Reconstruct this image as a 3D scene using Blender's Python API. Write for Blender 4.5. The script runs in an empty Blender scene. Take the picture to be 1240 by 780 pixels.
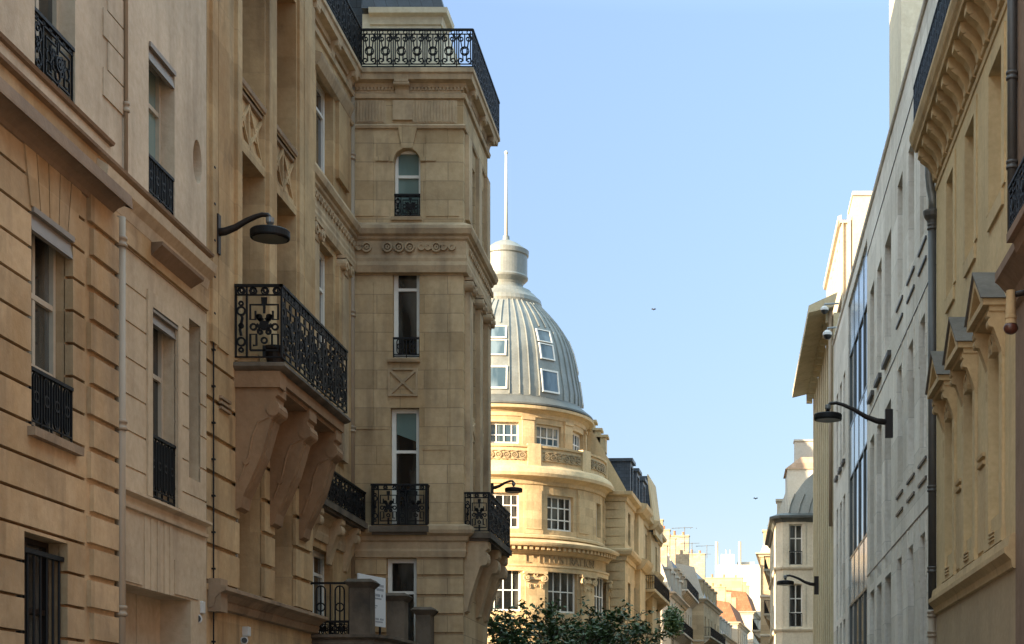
import bpy, bmesh, math, random
from mathutils import Vector
R = math.radians
rnd = random.Random(7)
F0 = 1950.0; CX = 880.0; CY = 895.0; EYE = 1.6
COL = bpy.context.scene.collection
def Yat(x, X): return F0 * X / (x - CX)
def Xat(x, Y): return (x - CX) * Y / F0
def Zat(y, Y): return EYE + (CY - y) * Y / F0
def ZL(x, y, X): return Zat(y, Yat(x, X))

# ------------------------------------------------------------------ mesh builder
class Fr:
    """a facade frame: u along the wall, z up, n out of the wall"""
    def __init__(s, o, u, n):
        s.o = Vector((o[0], o[1], 0)); s.u = Vector((u[0], u[1], 0)).normalized(); s.n = Vector((n[0], n[1], 0)).normalized()
    def p(s, u, z, n=0.0):
        q = s.o + s.u * u + s.n * n
        return (q.x, q.y, z)
    def rot(s, u, z, n=0.0): return s.p(u, z, n)
class MB:
    def __init__(s): s.v = []; s.f = []; s.c = []
    def cut(s):
        if not s.c or s.c[-1] != (len(s.v),len(s.f)): s.c.append((len(s.v), len(s.f)))
    def hexa(s, q):
        b = len(s.v); s.v += [tuple(p) for p in q]
        for f in ((0,3,2,1),(4,5,6,7),(0,1,5,4),(1,2,6,5),(2,3,7,6),(3,0,4,7)): s.f.append(tuple(b+i for i in f))
    def box(s, fr, u0, u1, z0, z1, n0, n1):
        s.hexa([fr.p(u0,z0,n0),fr.p(u1,z0,n0),fr.p(u1,z0,n1),fr.p(u0,z0,n1),fr.p(u0,z1,n0),fr.p(u1,z1,n0),fr.p(u1,z1,n1),fr.p(u0,z1,n1)])
    def loft(s, a, b):
        k = len(a); o = len(s.v); s.v += [tuple(p) for p in a] + [tuple(p) for p in b]
        s.f.append(tuple(o+i for i in range(k))[::-1]); s.f.append(tuple(o+k+i for i in range(k)))
        for i in range(k):
            j = (i+1) % k; s.f.append((o+i, o+j, o+k+j, o+k+i))
    def prism(s, fr, poly, n0, n1): s.loft([fr.p(u,z,n0) for u,z in poly], [fr.p(u,z,n1) for u,z in poly])
    def prof(s, fr, poly, u0, u1): s.loft([fr.p(u0,z,n) for n,z in poly], [fr.p(u1,z,n) for n,z in poly])
    def rings(s, rs, closed_ring=True, caps=True, closed_path=False):
        k = len(rs[0]); o = len(s.v)
        for r in rs: s.v += [tuple(p) for p in r]
        m = len(rs)
        for i in range(m if closed_path else m-1):
            a = o + i*k; b = o + ((i+1) % m)*k
            for j in range(k if closed_ring else k-1):
                jj = (j+1) % k; s.f.append((a+j, a+jj, b+jj, b+j))
        if caps and not closed_path:
            s.f.append(tuple(o+i for i in range(k))[::-1]); s.f.append(tuple(o+(m-1)*k+i for i in range(k)))
    def sweep(s, path, prof, closed=False):
        """profile (n out to the right of the path direction, z) swept along an XY path with mitres"""
        P = [Vector(p) for p in path]; m = len(P); rs = []
        for i in range(m):
            if closed: d0 = (P[i]-P[i-1]).normalized(); d1 = (P[(i+1)%m]-P[i]).normalized()
            else:
                d1 = (P[min(i+1,m-1)]-P[i]); d0 = (P[i]-P[max(i-1,0)])
                if d1.length < 1e-6: d1 = d0
                if d0.length < 1e-6: d0 = d1
                d0 = d0.normalized(); d1 = d1.normalized()
            n0 = Vector((d0.y,-d0.x)); n1 = Vector((d1.y,-d1.x)); b = (n0+n1)
            b = b.normalized(); b = b / max(0.3, b.dot(n0))
            rs.append([(P[i].x+b.x*n, P[i].y+b.y*n, z) for n,z in prof])
        s.rings(rs, True, not closed, closed)
    def lathe(s, c, prof, seg=32, a0=0.0, a1=2*math.pi, close=False):
        full = abs(a1-a0-2*math.pi) < 1e-4; rs = []
        for i in range(seg if full else seg+1):
            a = a0+(a1-a0)*i/seg; rs.append([(c[0]+r*math.sin(a), c[1]-r*math.cos(a), z) for r,z in prof])
        s.rings(rs, close, close and not full, full)
    def pbox(s, c, t0, t1, z0, z1, r0, r1, step=4.0):
        n = max(1, int(abs(t1-t0)/step+.5)); rs = []
        for i in range(n+1):
            a = R(t0+(t1-t0)*i/n); q = lambda r,z: (c[0]+r*math.sin(a), c[1]-r*math.cos(a), z)
            rs.append([q(r0,z0), q(r1,z0), q(r1,z1), q(r0,z1)])
        s.rings(rs)
    def tube(s, pts, r, seg=8, caps=True):
        P = [Vector(p) for p in pts]; m = len(P); rs = []; up = Vector((0,0,1))
        rr = r if isinstance(r,(list,tuple)) else [r]*m; prev = None
        for i in range(m):
            d = (P[min(i+1,m-1)]-P[max(i-1,0)]).normalized()
            a = d.cross(up) if prev is None else prev - d*prev.dot(d)
            if a.length < 1e-4: a = d.cross(Vector((1,0,0)))
            a = a.normalized(); prev = a; b = d.cross(a)
            rs.append([P[i] + (a*math.cos(2*math.pi*k/seg)+b*math.sin(2*math.pi*k/seg))*rr[i] for k in range(seg)])
        s.rings(rs, True, caps)
    def bar(s, fr, pts, w, n, d=0.02, closed=False):
        """a flat iron bar following points (u,z) in the plane of the frame"""
        P = [Vector(p) for p in pts]; m = len(P); rs = []
        for i in range(m):
            if closed: t = P[(i+1)%m]-P[i-1]
            else: t = P[min(i+1,m-1)]-P[max(i-1,0)]
            t = t.normalized(); q = Vector((-t.y,t.x))*w/2
            a = P[i]+q; b = P[i]-q
            rs.append([fr.p(a.x,a.y,n-d/2), fr.p(b.x,b.y,n-d/2), fr.p(b.x,b.y,n+d/2), fr.p(a.x,a.y,n+d/2)])
        s.rings(rs, True, not closed, closed)
    def ring(s, fr, u, z, r, w, n, d=0.02, seg=12, rz=None):
        rz = rz or r
        s.bar(fr, [(u+r*math.cos(2*math.pi*i/seg), z+rz*math.sin(2*math.pi*i/seg)) for i in range(seg)], w, n, d, True)
    def spiral(s, fr, u, z, r, turns, a0, hand, w, n, d=0.02, seg=14):
        s.bar(fr, [(u+r*(1-.75*i/seg)*math.cos(a0+hand*turns*2*math.pi*i/seg), z+r*(1-.75*i/seg)*math.sin(a0+hand*turns*2*math.pi*i/seg)) for i in range(seg+1)], w, n, d)
    def ball(s, c, r, seg=12, sz=1.0):
        s.lathe((c[0],c[1]), [(max(.001,r*math.sin(math.pi*i/8)), c[2]-r*sz*math.cos(math.pi*i/8)) for i in range(9)], seg)
def mesh_of(name, mb, mat, off=(0,0,0), smooth=False, bevel=0):
    me = bpy.data.meshes.new(name)
    me.from_pydata([(v[0]-off[0], v[1]-off[1], v[2]-off[2]) for v in mb.v], [], mb.f)
    bm = bmesh.new(); bm.from_mesh(me); bmesh.ops.recalc_face_normals(bm, faces=bm.faces); bm.to_mesh(me); bm.free()
    me.materials.append(mat)
    if smooth: me.polygons.foreach_set('use_smooth', [True]*len(me.polygons))
    o = bpy.data.objects.new(name, me)
    if bevel:
        b = o.modifiers.new('bevel','BEVEL'); b.width = bevel; b.segments = 2; b.limit_method = 'ANGLE'; b.angle_limit = R(40)
    return o
class Thing:
    def __init__(s, name, label, cat, loc, group=None, rz=0):
        o = bpy.data.objects.new(name, None); COL.objects.link(o); o.location = loc; o.empty_display_size = .3
        o['label'] = label; o['category'] = cat
        if group: o['group'] = group
        s.o = o; s.loc = loc
    def part(s, name, mb, mat, parent=None, smooth=False, label=None, bevel=0):
        o = mesh_of(name, mb, mat, s.loc, smooth, bevel); COL.objects.link(o); o.parent = parent or s.o
        if label: o['label'] = label
        return o
def _multi(s, name, mb, mat, parent=None, **kw):
    cs = [c for c in mb.c if c[1] < len(mb.f)]
    if not cs or cs[0][1] > 0: cs = [(0,0)]+cs
    cs.append((len(mb.v),len(mb.f)))
    for (v0,f0),(v1,f1) in zip(cs,cs[1:]):
        m = MB(); m.v = mb.v[v0:v1]; m.f = [tuple(i-v0 for i in f) for f in mb.f[f0:f1]]
        if m.f: s.part(name, m, mat, parent, **kw)
Thing.multi = _multi
def single(name, mb, mat, label, cat, loc, group=None, smooth=False):
    o = mesh_of(name, mb, mat, loc, smooth); o.location = loc; COL.objects.link(o)
    o['label'] = label; o['category'] = cat
    if group: o['group'] = group
    return o
def structure(name, mb, mat, kind='structure'):
    o = mesh_of(name, mb, mat); COL.objects.link(o); o['kind'] = kind; return o
def cells(u0,u1,z0,z1,holes):
    us = sorted({u0,u1,*[min(max(h[0],u0),u1) for h in holes],*[min(max(h[1],u0),u1) for h in holes]})
    zs = sorted({z0,z1,*[min(max(h[2],z0),z1) for h in holes],*[min(max(h[3],z0),z1) for h in holes]})
    out = []
    for j in range(len(zs)-1):
        zc = (zs[j]+zs[j+1])/2; run = None
        for i in range(len(us)-1):
            uc = (us[i]+us[i+1])/2
            solid = not any(h[0] < uc < h[1] and h[2] < zc < h[3] for h in holes)
            if solid:
                if run is None: run = [us[i], us[i+1]]
                else: run[1] = us[i+1]
            if (not solid or i == len(us)-2) and run: out.append((run[0],run[1],zs[j],zs[j+1])); run = None
    return out
def wall(mb, fr, u0,u1,z0,z1, holes=(), n0=-.5, n1=0):
    for a,b,c,d in cells(u0,u1,z0,z1,holes): mb.box(fr,a,b,c,d,n0,n1)
def rustic(mb, fr, u0,u1,z0,z1, holes, zs, gap=.034, n0=-.5, n1=0, deep=.11, bev=.004):
    """a wall of courses with real grooves between them"""
    wall(mb, fr, u0,u1,z0,z1, holes, n0, n1-deep)
    e = [z0]+[z for z in sorted(zs) if z0 < z < z1]+[z1]
    for i in range(len(e)-1):
        a = e[i]+(gap/2 if i else 0); b = e[i+1]-(gap/2 if i < len(e)-2 else 0)
        if b < a+.03: continue
        for q in cells(u0,u1,a,b,holes):
            b0 = bev if abs(q[2]-a) < 1e-6 else 0; b1 = bev if abs(q[3]-b) < 1e-6 else 0
            mb.hexa([fr.p(q[0],q[2],n1-deep-.01),fr.p(q[1],q[2],n1-deep-.01),fr.p(q[1],q[2]+b0,n1),fr.p(q[0],q[2]+b0,n1),
                     fr.p(q[0],q[3],n1-deep-.01),fr.p(q[1],q[3],n1-deep-.01),fr.p(q[1],q[3]-b1,n1),fr.p(q[0],q[3]-b1,n1)])
# ------------------------------------------------------------------ materials
def _mat(name):
    m = bpy.data.materials.new(name); m.use_nodes = True; nt = m.node_tree
    return m, nt, nt.nodes, nt.links, nt.nodes['Principled BSDF']
def plain(name, col, rough=.6, metal=0.0, noise=.0, scale=6, spec=.5, bump=0):
    m, nt, N, L, b = _mat(name)
    b.inputs['Base Color'].default_value = (*col,1); b.inputs['Roughness'].default_value = rough
    b.inputs['Metallic'].default_value = metal; b.inputs['Specular IOR Level'].default_value = spec
    if noise or bump:
        tc = N.new('ShaderNodeTexCoord'); nz = N.new('ShaderNodeTexNoise'); nz.inputs['Scale'].default_value = scale; nz.inputs['Detail'].default_value = 6
        L.new(tc.outputs['Object'], nz.inputs['Vector'])
        if noise:
            mx = N.new('ShaderNodeMix'); mx.data_type = 'RGBA'
            mx.inputs[6].default_value = (*[c*(1-noise) for c in col],1); mx.inputs[7].default_value = (*[min(1,c*(1+noise)) for c in col],1)
            L.new(nz.outputs[0], mx.inputs[0]); L.new(mx.outputs[2], b.inputs['Base Color'])
        if bump:
            bp = N.new('ShaderNodeBump'); bp.inputs['Strength'].default_value = bump; bp.inputs['Distance'].default_value = .01
            L.new(nz.outputs[0], bp.inputs['Height']); L.new(bp.outputs[0], b.inputs['Normal'])
    return m
def stone(name, col, var=.18, streak=.25, grime=(.10,.075,.05), gamt=.5, rough=.9, blocks=None, bump=.35, tint=None, joint=.6, gthr=.6):
    """masonry or render: cloudy tone, rain streaks, dirt patches, optional block joints (w,h)"""
    m, nt, N, L, b = _mat(name)
    b.inputs['Roughness'].default_value = rough; b.inputs['Specular IOR Level'].default_value = .25
    tc = N.new('ShaderNodeTexCoord')
    def noise(scale, det=5, sc=(1,1,1), off=0, rough_=.55):
        mp = N.new('ShaderNodeMapping'); mp.inputs['Scale'].default_value = sc; mp.inputs['Location'].default_value = (off,off*.7,off*.3)
        L.new(tc.outputs['Object'], mp.inputs[0]); n = N.new('ShaderNodeTexNoise'); n.inputs['Scale'].default_value = scale
        n.inputs['Detail'].default_value = det; n.inputs['Roughness'].default_value = rough_; L.new(mp.outputs[0], n.inputs['Vector']); return n.outputs[0]
    def ramp(s, a, c, lo=0.0, hi=1.0):
        r = N.new('ShaderNodeMapRange'); r.inputs[1].default_value = a; r.inputs[2].default_value = c; r.inputs[3].default_value = lo; r.inputs[4].default_value = hi
        L.new(s, r.inputs[0]); return r.outputs[0]
    def mix(f, a, c, mode='MIX'):
        x = N.new('ShaderNodeMix'); x.data_type = 'RGBA'; x.blend_type = mode
        if isinstance(f, float): x.inputs[0].default_value = f
        else: L.new(f, x.inputs[0])
        for i, q in ((6,a),(7,c)):
            if isinstance(q, tuple): x.inputs[i].default_value = (*q,1)
            else: L.new(q, x.inputs[i])
        return x.outputs[2]
    dk = tuple(c*(1-var) for c in col); lt = tuple(min(1,c*(1+var*.8)) for c in col)
    c = mix(ramp(noise(.8,6,off=3.1), .3,.7), dk, lt)
    if tint: c = mix(ramp(noise(.6,6,(1,1,.45),off=9.7), .46,.66,0,.85), c, tint)
    c = mix(ramp(noise(9,6,off=1.7), .3,.7), c, mix(1.0, c, (.86,.84,.8), 'MULTIPLY'))
    c = mix(ramp(noise(2.2,6,(1,1,.12),off=5.3), .5,.78,0,streak), c, grime)
    c = mix(ramp(noise(1.1,7,(1,1,.55),off=11.3,rough_=.65), gthr,gthr+.18,0,gamt), c, grime)
    h = noise(28,5)
    if blocks:
        sp = N.new('ShaderNodeSeparateXYZ'); L.new(tc.outputs['Object'], sp.inputs[0])
        ad = N.new('ShaderNodeMath'); L.new(sp.outputs[0], ad.inputs[0]); L.new(sp.outputs[1], ad.inputs[1])
        cb = N.new('ShaderNodeCombineXYZ'); L.new(ad.outputs[0], cb.inputs[0])
        of = N.new('ShaderNodeMath'); of.operation = 'SUBTRACT'; of.inputs[1].default_value = blocks[2] if len(blocks) > 2 else 0; L.new(sp.outputs[2], of.inputs[0]); L.new(of.outputs[0], cb.inputs[1])
        br = N.new('ShaderNodeTexBrick'); L.new(cb.outputs[0], br.inputs['Vector']); br.inputs['Scale'].default_value = 1
        br.inputs['Brick Width'].default_value = blocks[0]; br.inputs['Row Height'].default_value = blocks[1]; br.inputs['Mortar Size'].default_value = .012
        br.inputs['Mortar Smooth'].default_value = .4; br.inputs['Color1'].default_value = (.76,.745,.72,1); br.inputs['Color2'].default_value = (1,1,1,1); br.inputs['Mortar'].default_value = (1-joint,1-joint,1-joint,1)
        c = mix(1.0, c, br.outputs['Color'], 'MULTIPLY')
    L.new(c, b.inputs['Base Color'])
    bp = N.new('ShaderNodeBump'); bp.inputs['Strength'].default_value = bump; bp.inputs['Distance'].default_value = .012
    b2 = N.new('ShaderNodeBump'); b2.inputs['Strength'].default_value = min(1,bump*1.6); b2.inputs['Distance'].default_value = .03
    L.new(noise(2.6,3,off=6.6), b2.inputs['Height']); L.new(b2.outputs[0], bp.inputs['Normal'])
    L.new(h, bp.inputs['Height']); L.new(bp.outputs[0], b.inputs['Normal'])
    return m
def glass(name, a=(.008,.009,.010), c=(.10,.10,.09), rough=.04):
    m, nt, N, L, b = _mat(name)
    tc = N.new('ShaderNodeTexCoord'); mp = N.new('ShaderNodeMapping'); mp.inputs['Scale'].default_value = (1.3,1.3,.35); L.new(tc.outputs['Object'], mp.inputs[0])
    nz = N.new('ShaderNodeTexNoise'); nz.inputs['Scale'].default_value = 1.1; nz.inputs['Detail'].default_value = 3; L.new(mp.outputs[0], nz.inputs['Vector'])
    r = N.new('ShaderNodeValToRGB'); r.color_ramp.elements[0].position = .42; r.color_ramp.elements[1].position = .62
    r.color_ramp.elements[0].color = (*a,1); r.color_ramp.elements[1].color = (*c,1)
    L.new(nz.outputs[0], r.inputs[0]); L.new(r.outputs[0], b.inputs['Base Color'])
    b.inputs['Roughness'].default_value = rough; b.inputs['Specular IOR Level'].default_value = .8
    n2 = N.new('ShaderNodeTexNoise'); n2.inputs['Scale'].default_value = .9; n2.inputs['Detail'].default_value = 1; L.new(tc.outputs['Object'], n2.inputs['Vector'])
    bp = N.new('ShaderNodeBump'); bp.inputs['Strength'].default_value = .15; bp.inputs['Distance'].default_value = .02
    L.new(n2.outputs[0], bp.inputs['Height']); L.new(bp.outputs[0], b.inputs['Normal'])
    return m
M = {}
M['rustic'] = stone('rusticated_limestone', (.54,.375,.22), tint=(.47,.27,.11), streak=.5, grime=(.15,.095,.06), gamt=.6, var=.26, blocks=(1.75,.4335,.311), joint=.12)
M['plaster'] = stone('old_plaster', (.58,.465,.345), var=.16, streak=.6, grime=(.26,.19,.13), gamt=.45)
M['pale_quoin'] = stone('pale_render', (.52,.405,.28), var=.14, streak=.5, grime=(.22,.15,.1), gamt=.5)
M['moulding'] = stone('weathered_moulding', (.33,.235,.155), var=.2, streak=.4, grime=(.09,.06,.04), gamt=.6, gthr=.5)
M['loggia'] = stone('ochre_limestone', (.58,.41,.23), tint=(.47,.28,.13), var=.24, streak=.6, grime=(.12,.085,.055), gamt=.65, blocks=(1.25,.622,.534), joint=.2)
M['cornice_brown'] = stone('brown_painted_cornice', (.25,.165,.105), var=.2, streak=.3, grime=(.07,.045,.03), gamt=.4, rough=.7)
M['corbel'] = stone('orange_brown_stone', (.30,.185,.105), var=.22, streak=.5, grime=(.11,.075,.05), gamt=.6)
M['flashing'] = stone('dull_flashing', (.17,.155,.135), var=.2, streak=.3, grime=(.08,.07,.06), gamt=.4)
M['pale_zinc'] = stone('pale_zinc_roof', (.42,.45,.44), var=.12, streak=.3, grime=(.25,.26,.25), gamt=.3, rough=.5, bump=.1)
M['pink_tile'] = stone('pale_pink_tiles', (.60,.44,.33), var=.12, streak=.3, grime=(.3,.2,.15), gamt=.3, blocks=(.3,.3), joint=.25)
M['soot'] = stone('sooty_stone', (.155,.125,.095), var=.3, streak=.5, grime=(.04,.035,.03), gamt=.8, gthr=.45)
M['corner'] = stone('grey_limestone', (.62,.47,.29), tint=(.46,.31,.16), var=.24, streak=.6, grime=(.17,.125,.085), gamt=.65, blocks=(1.15,.46), joint=.42)
M['corner_trim'] = stone('grey_limestone_trim', (.52,.39,.25), var=.22, streak=.6, grime=(.13,.10,.075), gamt=.55, gthr=.53)
M['cream'] = stone('cream_attic_render', (.80,.72,.55), var=.08, streak=.3, grime=(.32,.25,.17), gamt=.3)
M['dome_stone'] = stone('golden_limestone', (.66,.50,.295), var=.17, streak=.4, grime=(.28,.20,.12), gamt=.3, blocks=(1.3,.5), joint=.22)
M['dome_trim'] = stone('golden_limestone_trim', (.64,.49,.29), var=.15, streak=.4, grime=(.25,.19,.13), gamt=.45)
M['relief'] = stone('dark_relief_stone', (.40,.31,.19), var=.3, streak=.4, grime=(.12,.09,.06), gamt=.6, gthr=.5)
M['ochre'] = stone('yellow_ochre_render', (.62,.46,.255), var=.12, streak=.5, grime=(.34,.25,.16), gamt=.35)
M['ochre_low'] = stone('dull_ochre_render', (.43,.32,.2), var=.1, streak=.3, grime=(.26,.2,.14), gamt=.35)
M['ochre_trim'] = stone('yellow_ochre_moulding', (.56,.40,.22), var=.14, streak=.4, grime=(.22,.15,.09), gamt=.4)
M['brown_stone'] = stone('brown_stone', (.25,.165,.115), var=.2, streak=.4, grime=(.1,.07,.05), gamt=.4)
M['white_stone'] = stone('white_stone_cladding', (.84,.79,.72), var=.1, streak=.45, grime=(.36,.31,.26), gamt=.4, blocks=(3.2,1.35), joint=.35)
M['white_reveal'] = stone('beige_reveal', (.50,.435,.34), var=.08, streak=.2, gamt=.1)
M['ribbed'] = stone('ribbed_concrete', (.52,.44,.29), var=.12, streak=.5, grime=(.22,.18,.12), gamt=.4)
M['pale_front'] = stone('cream_front', (.80,.72,.57), var=.1, streak=.35, grime=(.45,.37,.27), gamt=.35)
M['pale'] = stone('pale_facade', (.54,.47,.36), var=.08, streak=.25, grime=(.4,.33,.25), gamt=.3)
M['white'] = stone('white_facade', (.58,.53,.45), var=.05, streak=.2, grime=(.5,.44,.36), gamt=.2)
M['tan'] = stone('tan_facade', (.56,.43,.27), var=.1, streak=.3, grime=(.33,.25,.17), gamt=.3, blocks=(1.3,.5), joint=.25)
M['brick'] = stone('yellow_brick', (.54,.44,.31), var=.15, streak=.2, blocks=(.5,.22), joint=.35)
M['iron'] = plain('black_iron', (.005,.005,.006), .55, 0, .3, 20, spec=.3)
M['brown_iron'] = plain('brown_iron', (.016,.010,.008), .5, 0, .3, 20, spec=.35)
M['zinc'] = stone('zinc_sheet', (.25,.265,.25), var=.2, streak=.6, grime=(.24,.25,.22), gamt=.35, rough=.42, bump=.1)
M['zinc'].node_tree.nodes['Principled BSDF'].inputs['Metallic'].default_value = .25
M['lead'] = stone('lead_flashing', (.13,.14,.135), var=.2, streak=.4, grime=(.09,.09,.085), gamt=.5, rough=.5, bump=.15)
M['slate'] = stone('blue_slate', (.085,.10,.125), var=.25, streak=.2, grime=(.05,.05,.055), gamt=.3, rough=.45, blocks=(.3,.22), joint=.5)
M['terracotta'] = stone('terracotta', (.52,.22,.11), var=.2, streak=.2, grime=(.25,.11,.07), gamt=.3)
M['tiles'] = stone('orange_roof_tiles', (.33,.16,.09), var=.2, streak=.3, grime=(.25,.12,.07), gamt=.4, blocks=(.25,.35), joint=.4)
M['sill_dark'] = plain('dark_sill_metal', (.07,.065,.06), .5, .1, .2, 5)
M['glass'] = glass('window_glass')
M['teal_glass'] = glass('curtained_glass', (.13,.20,.19), (.20,.28,.26), .08)
M['sky_glass'] = glass('roof_light_glass', (.04,.07,.09), (.14,.19,.22), .05)
M['reflected_sky_glass'] = glass('spandrel_glass', (.40,.43,.44), (.48,.51,.52), .14)  # pale base colour painted in for the sky these panels reflect
M['grey_panel'] = plain('grey_metal_panel', (.085,.098,.10), .3, .2, .2, 2)
M['frame'] = plain('white_window_paint', (.74,.72,.66), .5, 0, .12, 8)
M['beige_frame'] = plain('beige_window_paint', (.46,.39,.30), .5, 0, .15, 8)
M['grey_frame'] = plain('grey_window_paint', (.34,.31,.26), .5, 0, .15, 8)
M['shutter'] = plain('grey_blind_box', (.22,.185,.15), .5, 0, .2, 5)
M['pipe'] = plain('beige_painted_pipe', (.31,.235,.16), .5, 0, .15, 4, bump=.1)
M['dark_pipe'] = plain('dark_grey_cast_iron', (.075,.07,.065), .5, .1, .25, 4)
M['grey_zinc'] = plain('grey_zinc_metal', (.22,.235,.24), .4, .5, .25, 9)
M['plastic'] = plain('white_camera_plastic', (.55,.55,.53), .4)
M['black'] = plain('black_plastic', (.015,.015,.015), .3)
M['red'] = plain('dull_red_paint', (.085,.028,.018), .35, 0, .4, 12)
M['lamp_glass'] = plain('lamp_glass', (.55,.55,.52), .2)
M['gold_pole'] = plain('white_pole_paint', (.58,.54,.47), .4)
M['asphalt'] = stone('asphalt', (.05,.05,.05), var=.2, streak=0.0, gamt=.3, grime=(.03,.03,.03), bump=.5)
M['paving'] = stone('pavement', (.2,.19,.17), var=.15, streak=0.0, gamt=.3, bump=.4)
M['kerb'] = stone('granite_kerb', (.3,.29,.27), var=.15, streak=0.0, gamt=.2)
M['roadpaint'] = plain('road_paint', (.7,.7,.68), .7, 0, .2, 6)
M['ground'] = stone('ground', (.16,.15,.13), var=.2, streak=0.0, gamt=.3)
M['bark'] = plain('bark', (.09,.065,.045), .9, 0, .3, 12, bump=.6)
M['door'] = plain('dark_wooden_door', (.05,.035,.025), .5, 0, .3, 4)
M['board'] = plain('white_board', (.62,.64,.66), .4, 0, .05, 3)
M['ink'] = plain('grey_ink', (.22,.24,.27), .5)
M['green_ink'] = plain('green_ink', (.14,.30,.16), .5)
M['bird'] = plain('bird_feather', (.05,.05,.05), .8)
def leafmat():
    m, nt, N, L, b = _mat('leaf')
    tc = N.new('ShaderNodeTexCoord'); nz = N.new('ShaderNodeTexNoise'); nz.inputs['Scale'].default_value = 1.1; L.new(tc.outputs['Object'], nz.inputs['Vector'])
    r = N.new('ShaderNodeValToRGB'); r.color_ramp.elements[0].position = .35; r.color_ramp.elements[1].position = .68
    r.color_ramp.elements[0].color = (.035,.07,.018,1); r.color_ramp.elements[1].color = (.075,.13,.035,1)
    L.new(nz.outputs[0], r.inputs[0]); L.new(r.outputs[0], b.inputs['Base Color']); b.inputs['Roughness'].default_value = .55
    return m
M['leaf'] = leafmat()
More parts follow.
